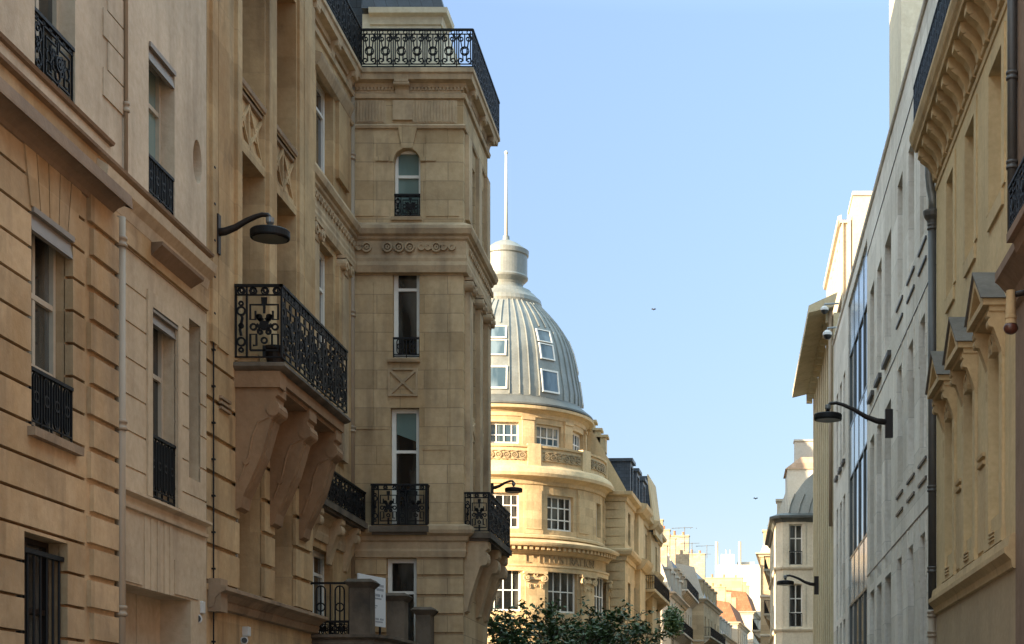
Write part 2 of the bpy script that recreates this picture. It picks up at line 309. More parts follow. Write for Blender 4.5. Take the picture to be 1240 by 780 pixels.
# ------------------------------------------------------------------ components
def railing(mb, fr, u0, u1, z0, z1, n, style='loops', t=.022, d=.025, cell=None):
    H = z1-z0; W = u1-u0
    mb.box(fr, u0-.01, u1+.01, z1-.045, z1, n-.03, n+.03)
    mb.box(fr, u0, u1, z0, z0+.025, n-d/2, n+d/2)
    if style == 'bars':
        k = max(2, round(W/(cell or .12)))
        for i in range(k+1): u = u0+W*i/k; mb.box(fr, u-t/2, u+t/2, z0, z1-.02, n-d/2, n+d/2)
        return
    if style == 'loops':
        k = max(2, round(W/(cell or .3))); c = W/k
        mb.box(fr, u0, u1, z0+.1*H, z0+.1*H+.02, n-d/2, n+d/2)
        for i in range(k+1): u = u0+c*i; mb.box(fr, u-t/2, u+t/2, z0-.04, z1-.02, n-d/2, n+d/2)
        for i in range(k):
            u = u0+c*(i+.5); w = c*.24; a = z0+.14*H; b = z1-.07*H
            pts = [(u-w, a+w+(b-a-2*w)*q) for q in (0,1)]+[(u-w*math.cos(math.pi*q/6), b-w+w*math.sin(math.pi*q/6)) for q in range(1,6)]
            pts += [(u+w, b-w), (u+w, a+w)]+[(u+w*math.cos(math.pi*q/6), a+w-w*math.sin(math.pi*q/6)) for q in range(1,6)]
            mb.bar(fr, pts, t, n, d, True); mb.box(fr, u-t/2, u+t/2, a, b, n-d/2, n+d/2)
            mb.ring(fr, u, (a+b)/2, w*.9, t, n+.004, d)
        return
    if style == 'balustrade':
        k = max(1, round(W/(cell or .52))); c = W/k
        mb.box(fr, u0, u1, z0+.07*H, z0+.07*H+.02, n-d/2, n+d/2); mb.box(fr, u0, u1, z1-.15*H, z1-.15*H+.02, n-d/2, n+d/2)
        for i in range(k+1):
            u = u0+c*i; mb.box(fr, u-t/2, u+t/2, z0, z1-.02, n-d/2, n+d/2)
        for i in range(k):
            u = u0+c*(i+.5); zm = z0+.42*H
            mb.ring(fr, u, zm, .11*H, t, n, d); mb.ring(fr, u, zm, .075*H, t*.6, n, d, 10)
            for s in (-1,1):
                mb.bar(fr, [(u+s*.10*c, z0+.16*H), (u+s*.14*c, zm), (u+s*.30*c, z1-.17*H)], t, n, d)
                mb.bar(fr, [(u+s*.38*c, z0+.10*H), (u+s*.36*c, z1-.16*H)], t, n, d)
                mb.spiral(fr, u+s*.23*c, z1-.255*H, .10*H, 1.1, math.pi/2, -s, t, n, d)
                mb.spiral(fr, u+s*.25*c, z0+.17*H, .085*H, 1.1, -math.pi/2, s, t, n, d)
                mb.ring(fr, u+s*.26*c, z1-.09*H, .05*H, t*.8, n, d, 8)
            mb.box(fr, u-t/2, u+t/2, zm+.11*H, z1-.15*H, n-d/2, n+d/2)
        return
    # ornate cast panel: a wide panel between two narrow ones, repeated
    k = max(1, round(W/(cell or 1.0))); c = W/k
    mb.box(fr, u0, u1, z1-.155*H, z1-.155*H+.025, n-d/2, n+d/2)
    for i in range(k):
        a = u0+c*i; b = a+c; e = a+.24*c; g = b-.02
        for u in (a+.01, e, g): mb.box(fr, u-t/2, u+t/2, z0, z1-.02, n-d/2, n+d/2)
        # frieze of scrolls
        m_ = max(2, round(c/.2))
        for j in range(m_):
            u = a+c*(j+.5)/m_; mb.spiral(fr, u, z1-.09*H, .045*H, 1.2, 0 if j%2 else math.pi, 1 if j%2 else -1, t*.9, n, d, 10); mb.ring(fr, u, z1-.09*H, .05*H, t*.7, n, d, 8)
        # narrow panel
        um = (a+e)/2; r = .085*c
        for zz in (.24,.74): mb.ring(fr, um, z0+zz*.84*H+.02, r, t, n, d)
        for zz in (.11,.5,.86): mb.ring(fr, um, z0+zz*.84*H+.02, r*.5, t, n, d, 8)
        mb.bar(fr, [(um, z0+.30*H),(um-.3*r, z0+.38*H),(um, z0+.46*H),(um+.3*r, z0+.54*H),(um, z0+.58*H)], t*1.3, n, d)
        # wide panel
        um = (e+g)/2; w = (g-e)/2; hz = lambda q: z0+q*.84*H
        mb.bar(fr, [(um-.8*w,hz(.12)),(um+.8*w,hz(.12)),(um+.8*w,hz(.38)),(um+.45*w,hz(.38)),(um+.45*w,hz(.2)),(um+.65*w,hz(.2))], t, n, d)
        mb.bar(fr, [(um-.8*w,hz(.12)),(um-.8*w,hz(.38)),(um-.45*w,hz(.38)),(um-.45*w,hz(.2)),(um-.65*w,hz(.2))], t, n, d)
        for s in (-1,1):
            mb.bar(fr, [(um+s*.12*w,hz(.98)),(um+s*.12*w,hz(.86)),(um+s*.8*w,hz(.86)),(um+s*.8*w,hz(.62)),(um+s*.5*w,hz(.62)),(um+s*.5*w,hz(.76))], t, n, d)
            mb.ring(fr, um+s*.62*w, hz(.5), .17*w, t, n, d, 10)
            mb.spiral(fr, um+s*.25*w, hz(.66), .2*w, 1.2, R(200 if s>0 else -20), s, t*1.2, n, d)
            mb.spiral(fr, um+s*.22*w, hz(.42), .17*w, 1.2, R(90), -s, t*1.2, n, d)
            mb.bar(fr, [(um,hz(.5)),(um+s*.2*w,hz(.6)),(um+s*.42*w,hz(.7))], t*1.8, n, d)
            mb.bar(fr, [(um,hz(.5)),(um+s*.28*w,hz(.5)),(um+s*.45*w,hz(.54))], t*1.8, n, d)
        mb.ring(fr, um, hz(.52), .2*w, t*1.4, n+.01, d*1.6, 12); mb.ring(fr, um, hz(.52), .09*w, t*1.6, n+.01, d*2, 8)
        mb.ring(fr, um, hz(.28), .16*w, t, n, d, 10)
        mb.bar(fr, [(um,hz(.98)),(um,hz(.72))], t*1.2, n, d); mb.bar(fr, [(um,hz(.2)),(um,hz(.02))], t*1.6, n, d)

def window(T, fr, u0,u1,z0,z1, depth=.28, cols=2, trans=(.72,), fm='frame', gm='glass', fw=.07, rail=None, style='loops', rail_n=None, name='window', arch=False, pane_split=True):
    mb = MB(); n = -depth; t = .05
    mb.box(fr,u0,u0+fw,z0,z1,n-t,n+t); mb.box(fr,u1-fw,u1,z0,z1,n-t,n+t)
    mb.box(fr,u0+fw,u1-fw,z0,z0+fw,n-t,n+t); mb.box(fr,u0+fw,u1-fw,z1-fw,z1,n-t,n+t)
    for i in range(1,cols):
        u = u0+(u1-u0)*i/cols; w = .045 if i*2 != cols else .06; mb.box(fr,u-w/2-.01,u+w/2+.01,z0+fw,z1-fw,n-t*.6,n+t*.7)
    for q in trans: z = z0+(z1-z0)*q; mb.box(fr,u0+fw,u1-fw,z-.035,z+.035,n-t*.5,n+t*.85)
    w = T.part(name, mb, M[fm])
    g = MB(); g.box(fr,u0+.02,u1-.02,z0+.02,z1-.02,n-.03,n-.008); T.part('pane', g, M[gm], w)
    if rail:
        r = MB(); railing(r, fr, u0+.01, u1-.01, z0+.03, z0+rail, -.08 if rail_n is None else rail_n, style); T.part('window_railing', r, M['iron'], w)
    return w
def sill(mb, fr, u0,u1,z, out=.09, h=.12): mb.box(fr,u0-.08,u1+.08,z-h,z+.012,-.12,out)
def scroll_console(mb, fr, u0, u1, ztop, zbot, out, body=.06):
    """S-shaped bracket: deep at the top, thin at the foot (profile in n,z)"""
    h = ztop-zbot; P = [(0,ztop)]
    P += [(out, ztop), (out, ztop-.10*h), (out*.93, ztop-.13*h)]
    for i in range(7):
        a = R(100-200*i/6); P.append((out*.86+out*.13*math.cos(a)*1.0, ztop-.24*h+.10*h*math.sin(a)))
    P += [(out*.72, ztop-.34*h),(out*.66, ztop-.36*h),(out*.6,ztop-.42*h),(out*.42,ztop-.60*h),(out*.24,ztop-.80*h),(out*.14,ztop-.93*h),(out*.12,ztop-.97*h),(0,zbot)]
    mb.prof(fr, P, u0, u1)
def pots(T, fr, u0, u1, z, n, parent, k=4, r=.13, h=.45):
    for i in range(k):
        u = u0+(u1-u0)*(i+.5)/k; q = fr.p(u,z,n); hh = h*(1+.25*math.sin(i*2.3)); mb = MB()
        mb.lathe((q[0],q[1]), [(.01,z-.05),(r,z-.05),(r*.85,z+hh*.85),(r*1.05,z+hh*.87),(r*1.05,z+hh),(r*.6,z+hh),(.01,z+hh-.08)], 8)
        T.part('chimney_pot', mb, M['terracotta'], parent)
def chimney(T, fr, u0,u1,z0,z1,n0,n1, mat='brick', k=4, along='n'):
    mb = MB(); mb.box(fr,u0,u1,z0,z1,n0,n1); mb.box(fr,u0-.06,u1+.06,z1,z1+.14,n0-.06,n1+.06)
    c = T.part('chimney', mb, M[mat], bevel=.01)
    f2 = Fr(fr.p((u0+u1)/2,0,0)[:2], fr.n, fr.u) if along == 'n' else Fr(fr.p(0,0,(n0+n1)/2)[:2], fr.u, fr.n)
    if along == 'n': pots(T, f2, n0+.15, n1-.15, z1+.14, 0, c, k)
    else: pots(T, f2, u0+.1, u1-.1, z1+.14, 0, c, k)
    return c

def house(label, o, deg, W, D, H, side=1, cols=4, floors=4, wm='pale', tm=None, rm='slate', cat='building', roofh=3.4, chim=(0,1), group=None, balcony=None, win=(1.05,2.1), end_cols=0, first=3.6, gm='glass', dormers=True, chimh=2.0, cm='brick', gable=True, name='apartment_building', end_balcony=False):
    """a Paris block; o = nearest corner on the street line, deg = turn of the street line to the right"""
    a = R(deg); u = (math.sin(a), math.cos(a)); n = (math.cos(a)*side, -math.sin(a)*side)
    fr = Fr(o, u, n); T = Thing(name, label, cat, (o[0],o[1],0), group)
    en = Fr(o, (-n[0],-n[1]), (-u[0],-u[1]))       # end facing the camera; its u runs into the block
    tm = tm or wm; fh = (H-first-.5)/(floors-1) if floors > 1 else H
    holes = []; 
    for f in range(floors):
        z = (first+.75+fh*(f-1)) if f else .9
        for c in range(cols):
            uc = W*(c+.5)/cols; holes.append((uc-win[0]/2, uc+win[0]/2, z, z+(win[1] if f else 2.3)))
    eh = []
    for f in range(1,floors):
        z = first+.75+fh*(f-1)
        for c in range(end_cols):
            uc = D*.62*(c+.6)/max(1,end_cols) if end_cols > 1 else 1.55
            eh.append((uc-win[0]/2, uc+win[0]/2, z, z+win[1]))
    mb = MB(); wall(mb, fr, 0, W, 0, H, holes); wall(mb, en, .5, D, 0, H, eh)
    mb.box(fr, .5, W, 0, H, -D, -.5)
    T.part('wall', mb, M[wm])
    tr = MB(); path = [fr.p(W,0,0)[:2], fr.p(0,0,0)[:2], fr.p(0,0,-D)[:2]]
    if side < 0: path = path[::-1]
    path = path[::-1]
    tr.sweep(path, [(0,H-.35),(.12,H-.3),(.2,H-.12),(.42,H-.06),(.45,H+.06),(0,H+.1)])
    tr.sweep(path, [(0,first),(.1,first+.04),(.12,first+.18),(0,first+.22)])
    for f in range(2,floors): z = first+fh*(f-1); tr.sweep(path, [(0,z+.1),(.06,z+.12),(.06,z+.26),(0,z+.3)])
    T.part('cornice', tr, M[tm])
    for h in holes: window(T, fr, *h, depth=.25, cols=2, trans=(.35,.68), gm=gm, rail=.75 if h[2] > 3 else None, style='bars')
    for h in eh: window(T, en, *h, depth=.2, cols=2, trans=(.35,.68), gm=gm, rail=.8, style='bars')
    for f in (balcony or ()):
        z = first+.7+fh*(f-1); b = MB(); b.box(fr, .2, W-.2, z-.16, z, 0, .75)
        for i in range(int(W/1.6)+1): uu = .4+(W-.8)*i/max(1,int(W/1.6)); b.prof(fr, [(0,z-.16),(.6,z-.16),(.55,z-.35),(.15,z-.7),(0,z-.75)], uu-.1, uu+.1)
        bo = T.part('balcony', b, M[tm]); r = MB(); railing(r, fr, .25, W-.25, z, z+.95, .7, 'bars', cell=.14)
        e2 = Fr(fr.p(.25,0,0)[:2], fr.n, fr.u); railing(r, e2, 0, .7, z, z+.95, 0, 'bars', cell=.14); T.part('railing', r, M['iron'], bo)
    # mansard
    rf = MB(); rf.prof(fr, [(-.05,H+.02),(-1.1,H+roofh*.78),(-D*.42,H+roofh),(-D+1.1,H+roofh*.78),(-D,H+.02)], .25 if gable else .05, W-.25)
    ro = T.part('roof', rf, M[rm])
    if gable:
        g = MB(); g.prof(fr, [(.02,H+.02),(-.1,H+.4),(-1.0,H+roofh*.78+.25),(-D*.42,H+roofh+.25),(-D+1,H+roofh*.78+.25),(-D,H+.02)], -.001, .25); T.part('gable_wall', g, M[cm if cm != 'brick' else 'white'])
    if dormers:
        for c in range(cols):
            uc = W*(c+.5)/cols; d = MB(); z = H+.35; d.box(fr, uc-.6, uc-.42, z, z+1.7, -1.6, -.2); d.box(fr, uc+.42, uc+.6, z, z+1.7, -1.6, -.2)
            d.box(fr, uc-.7, uc+.7, z+1.7, z+1.88, -1.7, -.1); d.box(fr, uc-.42, uc+.42, z, z+.25, -1.6, -.2)
            dd = T.part('dormer', d, M[wm]); w_ = MB(); w_.box(fr, uc-.42,uc+.42,z+.25,z+1.7,-.5,-.35); T.part('pane', w_, M['glass'], dd)
    for c in chim:
        uu = .3 if c == 0 else W-1.0
        if c == .5: uu = W/2
        chimney(T, fr, uu, uu+.65, H+.5, H+roofh+chimh, -D*.62, -1.6, cm, 6)
    return T, fr
# ================================================================== LEFT ROW
XL = -8.75; FL = Fr((XL,0),(0,1),(1,0))      # wall line of the near left fronts, u = Y
def L(x,y,X=XL): Y = Yat(x,X); return Y, Zat(y,Y)
def lu(x,X=XL): return Yat(x,X)
# ---------------- building A : rusticated pavilion and plain bay, plaster floors above
T = Thing('apartment_building', 'tan limestone building with beige plaster upper floors and heavy brown cornice, nearest on the left', 'building', (XL,15,0))
yA0 = 13.0; PRO = .14; yA1 = lu(140.5,XL+PRO); yE = lu(250)
FA = Fr((XL+PRO,0),(0,1),(1,0)); XA = XL+PRO
g0 = [2.912+.4335*k for k in range(-7,15)]
wu0, wu1 = lu(38,XA), lu(88.5,XA); wz0, wz1 = Zat(519,wu0), Zat(252,wu0)
bu0, bu1 = lu(29.5,XA), lu(82,XA); bz0, bz1 = 1.1, Zat(643,bu0)
pu0 = lu(104,XA)
wall_holes = [(wu0,wu1,wz0,wz1),(bu0,bu1,bz0,bz1),(wu0-4.1,wu1-4.1,wz0,wz1),(bu0-4.1,bu1-4.1,bz0,bz1)]
zc = Zat(150, lu(0,XA))
mb = MB(); rustic(mb, FA, yA0, pu0-.02, 0, zc+.1, wall_holes, g0, n0=-.6)
# chain of rounded quoins at the pavilion's end
e = [z for z in g0 if z > .2] 
for i in range(len(e)-1):
    a, b = e[i]+.02, e[i+1]-.02
    if b > zc+.1: continue
    s = pu0 + (.0 if i%2 else .1)
    mb.hexa([FA.p(s,a,-.3),FA.p(yA1,a,-.3),FA.p(yA1-.02,a+.02,.05),FA.p(s+.05,a+.02,.05),FA.p(s,b,-.3),FA.p(yA1,b,-.3),FA.p(yA1-.02,b-.02,.05),FA.p(s+.05,b-.02,.05)])
mb.box(FA, pu0-.02, yA1-.03, 0, zc+.1, -.6, -.01)
# splayed voussoirs over the window
for i in range(5):
    c = (wu0+wu1)/2; w = (wu1-wu0+.12)/5; a = wu0-.06+w*i; t0 = (a-c)*.28; t1 = (a+w-c)*.28
    mb.prism(FA, [(a+.015,wz1+.02),(a+w-.015,wz1+.02),(a+w-.015+t1,zc+.02),(a+.015+t0,zc+.02)], -.03, .022)
T.part('wall', mb, M['rustic'])
# bay B : smooth courses
bx0 = yA1-.02
def hb(x0,y0,x1,y1,X=XL): # opening from pixels, heights measured at its near edge
    u0 = lu(x0,X); return (u0, lu(x1,X), Zat(y1,u0), Zat(y0,u0))
wB2 = hb(183,374,213.5,602); nB = hb(229,385,243,578); nS = (yA1+.12, yA1+.34, Zat(548,yA1+.15), Zat(327,yA1+.15))
gar = (yA1+.0, lu(231), -.01, Zat(727,lu(231)))
zled = Zat(600, lu(165)); 
mb = MB(); gz = [Zat(y, lu(180)) for y in (328,400,442.5,482,520,560)]
zcB = Zat(275, lu(180))
def plain_wall(zs, z0, z1): rustic(mb, FL, bx0, yE, z0, z1, [wB2,nB,nS,gar], zs, gap=.022, n0=-.6, deep=.02, bev=.004)
zz = [5.05+.53*k for k in range(1,9)]
plain_wall(zz, zled, zcB)
wall(mb, FL, bx0, yE, 0, zled, [gar], -.6, 0)
for (x0,x1,y) in ((151,172,660),(211,240,678)): u = lu(x0); mb.box(FL, u, lu(x1), 3.9, Zat(y,u), -.02, .018)
for x in (174,182,190,198,205): u = lu(x); mb.box(FL, u, u+.12, 3.86, zled-.25, -.02, .016)
fu0, fu1 = wB2[0]-.2, wB2[1]+.2                                   # flat frame round the window
for q in ((fu0,wB2[0]-.004,wB2[2],wB2[3]+.25),(wB2[1]+.004,fu1,wB2[2],wB2[3]+.25),(wB2[0]-.004,wB2[1]+.004,wB2[3]+.004,wB2[3]+.25)): mb.box(FL,q[0],q[1],q[2],q[3],-.01,.03)
T.part('bay_wall', mb, M['pale_quoin'], label='smooth pale bay beside the rusticated pavilion')
mb = MB(); mb.prof(FL, [(0,zled-.24),(.05,zled-.23),(.06,zled-.18),(.02,zled-.17),(.02,zled-.06),(.12,zled-.02),(.12,zled+.02),(0,zled+.04)], yA1+.05, yE-.05)
T.part('ledge', mb, M['pale_quoin'])
# hood over the lower window of the bay
h0, h1 = lu(172)+.25, lu(232)-.2; zh = Zat(292,lu(172))
mb = MB(); mb.loft([FL.p(h0,zh-.18,0),FL.p(h1,zh-.18,0),FL.p(h1,zh+.06,0),FL.p(h0,zh+.06,0)],[FL.p(h0-.08,zh-.0,.24),FL.p(h1+.08,zh-.0,.24),FL.p(h1+.08,zh+.05,.25),FL.p(h0-.08,zh+.05,.25)])
T.part('window_hood', mb, M['cornice_brown'])
# upper plaster wall
zu = Zat(78, lu(0)); H_A = 24.0  # eaves height out of view, raised to keep sun off the right row
Yu = lu(0); 
wU0 = (lu(42), lu(91), Zat(41,lu(0)), Zat(41,lu(0))+2.75)
uB1 = hb(180,52,211.5,236); uB1 = (uB1[0],uB1[1],zu+.12,uB1[3])
ow = (lu(233.5), lu(244.5)); oz = Zat(196, sum(ow)/2)
up = [wU0,(wU0[0]-4.1,wU0[1]-4.1,wU0[2],wU0[3]),uB1,(ow[0],ow[1],oz-.42,oz+.42)]
for dz in (3.6,):
    up += [(h[0],h[1],h[2]+dz,h[3]+dz) for h in up[:3]]
mb = MB(); wall(mb, FL, yA0, yE, zu, H_A, up, -.55, 0)
# oval opening: ring of facets fills the square hole
oc = sum(ow)/2; ra = (ow[1]-ow[0])/2; rb_ = .36
for i in range(24):
    a0 = 2*math.pi*i/24; a1 = 2*math.pi*(i+1)/24
    def sq(a):
        c, s = math.cos(a), math.sin(a); k = 1/max(abs(c),abs(s)); return (oc+ra*c*k, oz+.42*s*k)
    p0 = (oc+ra*.96*math.cos(a0), oz+rb_*math.sin(a0)); p1 = (oc+ra*.96*math.cos(a1), oz+rb_*math.sin(a1))
    mb.prism(FL, [p0,p1,sq(a1),sq(a0)], -.3, 0)
mb.box(FL, ow[0]-.05, ow[1]+.05, oz-.5, oz+.5, -.54, -.28)
# chain of quoin slabs between the windows
q0, q1 = lu(124), lu(150)
for i in range(22):
    z = 10.62+.418*i
    if z+.4 > H_A-.3: break
    mb.box(FL, q0+(.16 if i%2 else 0), q1, z+.008, z+.40, -.02, .022)
T.part('upper_wall', mb, M['plaster'], label='beige plaster upper wall')
mb = MB()
zl1 = wU0[2]-.03; mb.prof(FL, [(0,zl1-.05),(.05,zl1-.04),(.07,zl1),(0,zl1+.02)], yA0, lu(134))
mb.cut(); mb.prof(FL, [(0,zu-.05),(.13,zu-.02),(.14,zu+.02),(0,zu+.07)], yA0, yE)
T.multi('sill_band', mb, M['cornice_brown'])
# fascia and big cornice of the pavilion, lighter small cornice over the bay
mb = MB(); mb.box(FL, yA0, yE-.02, zc-.1, zu-.03, -.6, .055)
T.part('frieze', mb, M['rustic'])
o = PRO
mb = MB(); zt = Zat(108, lu(0,XL+.45)); mb.prof(FL, [(0,zc-.02),(o+.03,zc),(o+.05,zc+.06),(o+.12,zc+.12),(o+.24,zc+.17),(o+.26,zc+.2),(o+.26,zc+.27),(o+.30,zc+.29),(o+.32,zt-.03),(o+.32,zt),(0,zt+.16)], yA0, lu(156,XL+.4))
T.part('cornice', mb, M['cornice_brown'])
mb = MB(); mb.prof(FL, [(0,zu-.62),(.06,zu-.6),(.1,zu-.45),(.2,zu-.34),(.22,zu-.2),(.06,zu-.1),(0,zu-.1)], lu(157,XL+.4)-.3, yE-.12)
T.part('small_cornice', mb, M['pale_quoin'])
# body, roof
mb = MB(); mb.box(FL, yA0+.1, yE-.05, 0, H_A-.05, -10, -.62); T.part('core', mb, M['plaster'])
mb = MB(); mb.prof(FL, [(0,H_A-.3),(.3,H_A-.1),(.34,H_A+.05),(0,H_A+.1)], yA0, yE); T.part('eaves_cornice', mb, M['moulding'])
mb = MB(); mb.prof(FL, [(-.1,H_A+.08),(-1.5,H_A+4.6),(-4.5,H_A+6.6),(-9,H_A+3.8),(-10,H_A+.08)], yA0, yE-.05); T.part('roof', mb, M['zinc'])
# windows
def blind_box(T, w, fr, u0,u1,z1,h=.22):
    b = MB(); b.hexa([fr.p(u0+.01,z1-h,-.06),fr.p(u1-.01,z1-h,-.06),fr.p(u1-.01,z1-h,0.005),fr.p(u0+.01,z1-h,0.005),fr.p(u0+.01,z1,-.10),fr.p(u1-.01,z1,-.10),fr.p(u1-.01,z1,-.04),fr.p(u0+.01,z1,-.04)])
    b.box(fr,u0+.01,u1-.01,z1-.04,z1+.03,-.09,.03); T.part('blind_box', b, M['shutter'], w)
w = window(T, FA, wu0,wu1,wz0,wz1, cols=2, trans=(.33,.66), fm='beige_frame', rail=Zat(443,wu0)-wz0, rail_n=-.02)
blind_box(T, w, FA, wu0, wu1, wz1, .26)
s = MB(); s.box(FA, wu0-.12, wu1+.12, wz0-.1, wz0+.01, -.25, .1); T.part('window_sill', s, M['moulding'], w)
w = window(T, FA, wu0-4.1,wu1-4.1,wz0,wz1, cols=2, trans=(.33,.66), fm='beige_frame', rail=.72, rail_n=-.02)
for k in (0,-4.1):
    w = window(T, FA, bu0+k,bu1+k,bz0,bz1, cols=2, trans=(.7,), depth=.3, fm='brown_iron')
    g = MB(); g.box(FA, bu0+k+.01, bu1+k-.01, bz1-.24, bz1-.18, -.12, -.04); g.box(FA, bu0+k+.01, bu1+k-.01, bz0+.3, bz0+.36, -.12, -.04)
    for i in range(7): u = bu0+k+.08+(bu1-bu0-.16)*i/6; q = FA.p(u,0,-.08); g.tube([(q[0],q[1],bz0+.02),(q[0],q[1],bz1-.2)], .019, 8)
    T.part('window_bars', g, M['iron'], w)
w = window(T, FL, *wB2, cols=2, trans=(.36,.7), fm='beige_frame', rail=Zat(524,wB2[0])-wB2[2], rail_n=-.03, depth=.26); blind_box(T, w, FL, wB2[0],wB2[1],wB2[3],.2)
window(T, FL, *nB, cols=1, trans=(.3,.6), depth=.36, fm='brown_iron'); window(T, FL, *nS, cols=1, trans=(), depth=.3)
for i,h in enumerate(up):
    if i == 3: continue
    w = window(T, FL, *h, cols=2, trans=(.35,.7), fm='beige_frame', depth=.27, gm='teal_glass' if i in (2,6) else 'glass', rail=(.78 if i != 2 else Zat(185,h[0])-h[2]), rail_n=-.03, style='loops' if i in (2,6) else 'ornate')
    if i in (2,6): blind_box(T, w, FL, h[0],h[1],h[3],.24)
# garage door
mb = MB(); mb.box(FL, gar[0]-.05, gar[1]+.1, 0, gar[3]+.1, -.62, -.5)
for i in range(6): mb.box(FL, gar[0]+.1+i*.48, gar[0]+.14+i*.48, 0, gar[3], -.5, -.485)
T.part('garage_door', mb, M['pale_quoin'])
# drainpipes of the building
def pipe(T, x, Y, X, z0, z1, r, mat='pipe', collars=(), name='drainpipe'):
    mb = MB(); mb.tube([(X,Y,z0),(X,Y,z1)], r, 12)
    for z in collars: mb.lathe((X,Y), [(r,z-.08),(r+.025,z-.07),(r+.025,z-.03),(r+.01,z-.02),(r+.01,z+.02),(r+.025,z+.03),(r+.025,z+.07),(r,z+.08)], 12, close=True)
    return T.part(name, mb, M[mat], smooth=True)
Yp = yA1+.10; Xp = Xat(145.5, Yp); pipe(T, 145, Yp, Xp, .1, zc+.1, .075, collars=[Zat(y,Yp) for y in (293,515,740)])
Yp = lu(153.5,-8.69); pipe(T, 153, Yp, -8.70, zu+.05, H_A-.3, .028, collars=[Zat(130,Yp), 17])
# wires in the party line
mb = MB(); Yw = lu(256.5); mb.tube([(XL+.03,Yw,1),(XL+.03,Yw,12.2)], .014, 6)
for i in range(16): z = 2+i*.62; mb.box(FL, Yw-.03, Yw+.03, z, z+.03, 0, .06)
single('wall_cable', mb, M['iron'], 'thin dark cable clipped up the party line between the two left buildings', 'cable', (XL,Yw,1))

# ---------------- building with the loggia and the big balcony
y20 = yE; y21 = 34.05
T = Thing('apartment_building', 'ochre stone building with loggias and a corbelled black iron balcony on the left', 'building', (XL,y20,0))
H2 = 17.55
b1 = (lu(290), lu(320.5)); b2 = (lu(333), lu(358.5))
zfl = Zat(437,28.6); zbeam = Zat(178,b1[0]); zp0 = Zat(166,b1[0]); zp1 = Zat(90,b1[0]); zlow = Zat(722,b1[0]); zledge = Zat(716,lu(258))
holes = []
for b in (b1,b2): holes += [(b[0],b[1],zlow+.05,zfl-1.0),(b[0],b[1],zfl,zbeam),(b[0],b[1],zp1,H2-1.0)]
mb = MB(); gq = [Zat(y,lu(261))-.02 for y in (705,661,620,577,533)]
pz = gq[1]-gq[0]
wh = holes+[(b[0],b[1],zp0,zp1-.14) for b in (b1,b2)]
rustic(mb, FL, y20+.02, y21, zledge, zfl-.3, wh, [gq[0]+pz*k for k in range(-1,8)], gap=.07, n0=-.62, deep=.07)
wall(mb, FL, y20+.02, y21, zfl-.3, H2, wh, -.62, 0)
wall(mb, FL, y20+.02, y21, 0, zledge, [(29.3,31.0,-.01,2.9)], -.62, -.02)
# pilaster strips
for (x0,x1,d) in ((254,261,.05),(263,276,.03),(284,289.5,.06),(322,331,.07),(360,365,.05),(367,380,.03)):
    mb.box(FL, lu(x0), lu(x1), zfl+.02, H2-.5, -.02, d)
T.part('wall', mb, M['loggia'])
mb = MB(); mb.box(FL, y20+.02, y21, 0, H2, -10, -1.5)
mb.box(FL, y20+.02, y21, 0, zledge, -1.5, -.63)
for z in (zledge, zfl-.5, zbeam, H2-.9): mb.box(FL, y20+.02, y21, z, z+.45, -1.5, -.63)
mb.box(FL, b1[0]-1.3, b1[0]-.3, zledge, H2, -1.5, -.63); mb.box(FL, b2[1]+.4, y21, zledge, H2, -1.5, -.63); mb.box(FL, b1[1]+.15, b2[0]-.15, zledge, H2, -1.5, -.63)
T.part('core', mb, M['loggia'])
# panels with crossed laths
mb = MB()
for b in (b1,b2):
    mb.cut()
    mb.box(FL, b[0], b[1], zp0, zp1-.14, -.3, -.10)
    u0,u1 = b; um = (u0+u1)/2
    for c0,c1 in ((u0+.02,um-.02),(um+.02,u1-.02)):
        mb.bar(FL, [(c0,zp0+.12),(c1,zp1-.28)], .05, -.07, .05); mb.bar(FL, [(c1,zp0+.12),(c0,zp1-.28)], .05, -.068, .045)
        mb.bar(FL, [(c0,zp0+.08),(c1,zp0+.08)], .06, -.07, .06); mb.box(FL, (c0+c1)/2-.12, (c0+c1)/2+.12, (zp0+zp1)/2-.22, (zp0+zp1)/2+.05, -.1, -.06)
    mb.box(FL, um-.03, um+.03, zp0, zp1-.14, -.1, -.05)
T.multi('parapet_panel', mb, M['loggia'])
mb = MB()
for b in (b1,b2): mb.cut(); mb.prof(FL, [(-.32,zp1-.14),(-.02,zp1-.14),(.03,zp1-.1),(.04,zp1-.02),(-.32,zp1)], b[0], b[1]); mb.prof(FL, [(-.12,zp1-.24),(-.04,zp1-.22),(-.03,zp1-.17),(-.12,zp1-.16)], b[0], b[1])
T.multi('parapet_coping', mb, M['moulding'])
for h in holes: window(T, FL, *h, depth=.62 if h[2] > 8 else .55, cols=2, trans=(.72,), fm='grey_frame')
# ledge under the bay
mb = MB(); z = zledge; mb.prof(FL, [(0,z-.3),(.08,z-.28),(.12,z-.16),(.10,z-.14),(.2,z-.04),(.3,z),(.3,z+.06),(.05,z+.14),(0,z+.14)], y20+.1, y21+.1)
mb.box(FL, y20+.12, y20+.5, z-.36, z+.2, -.1, .2); T.part('ledge', mb, M['moulding'])
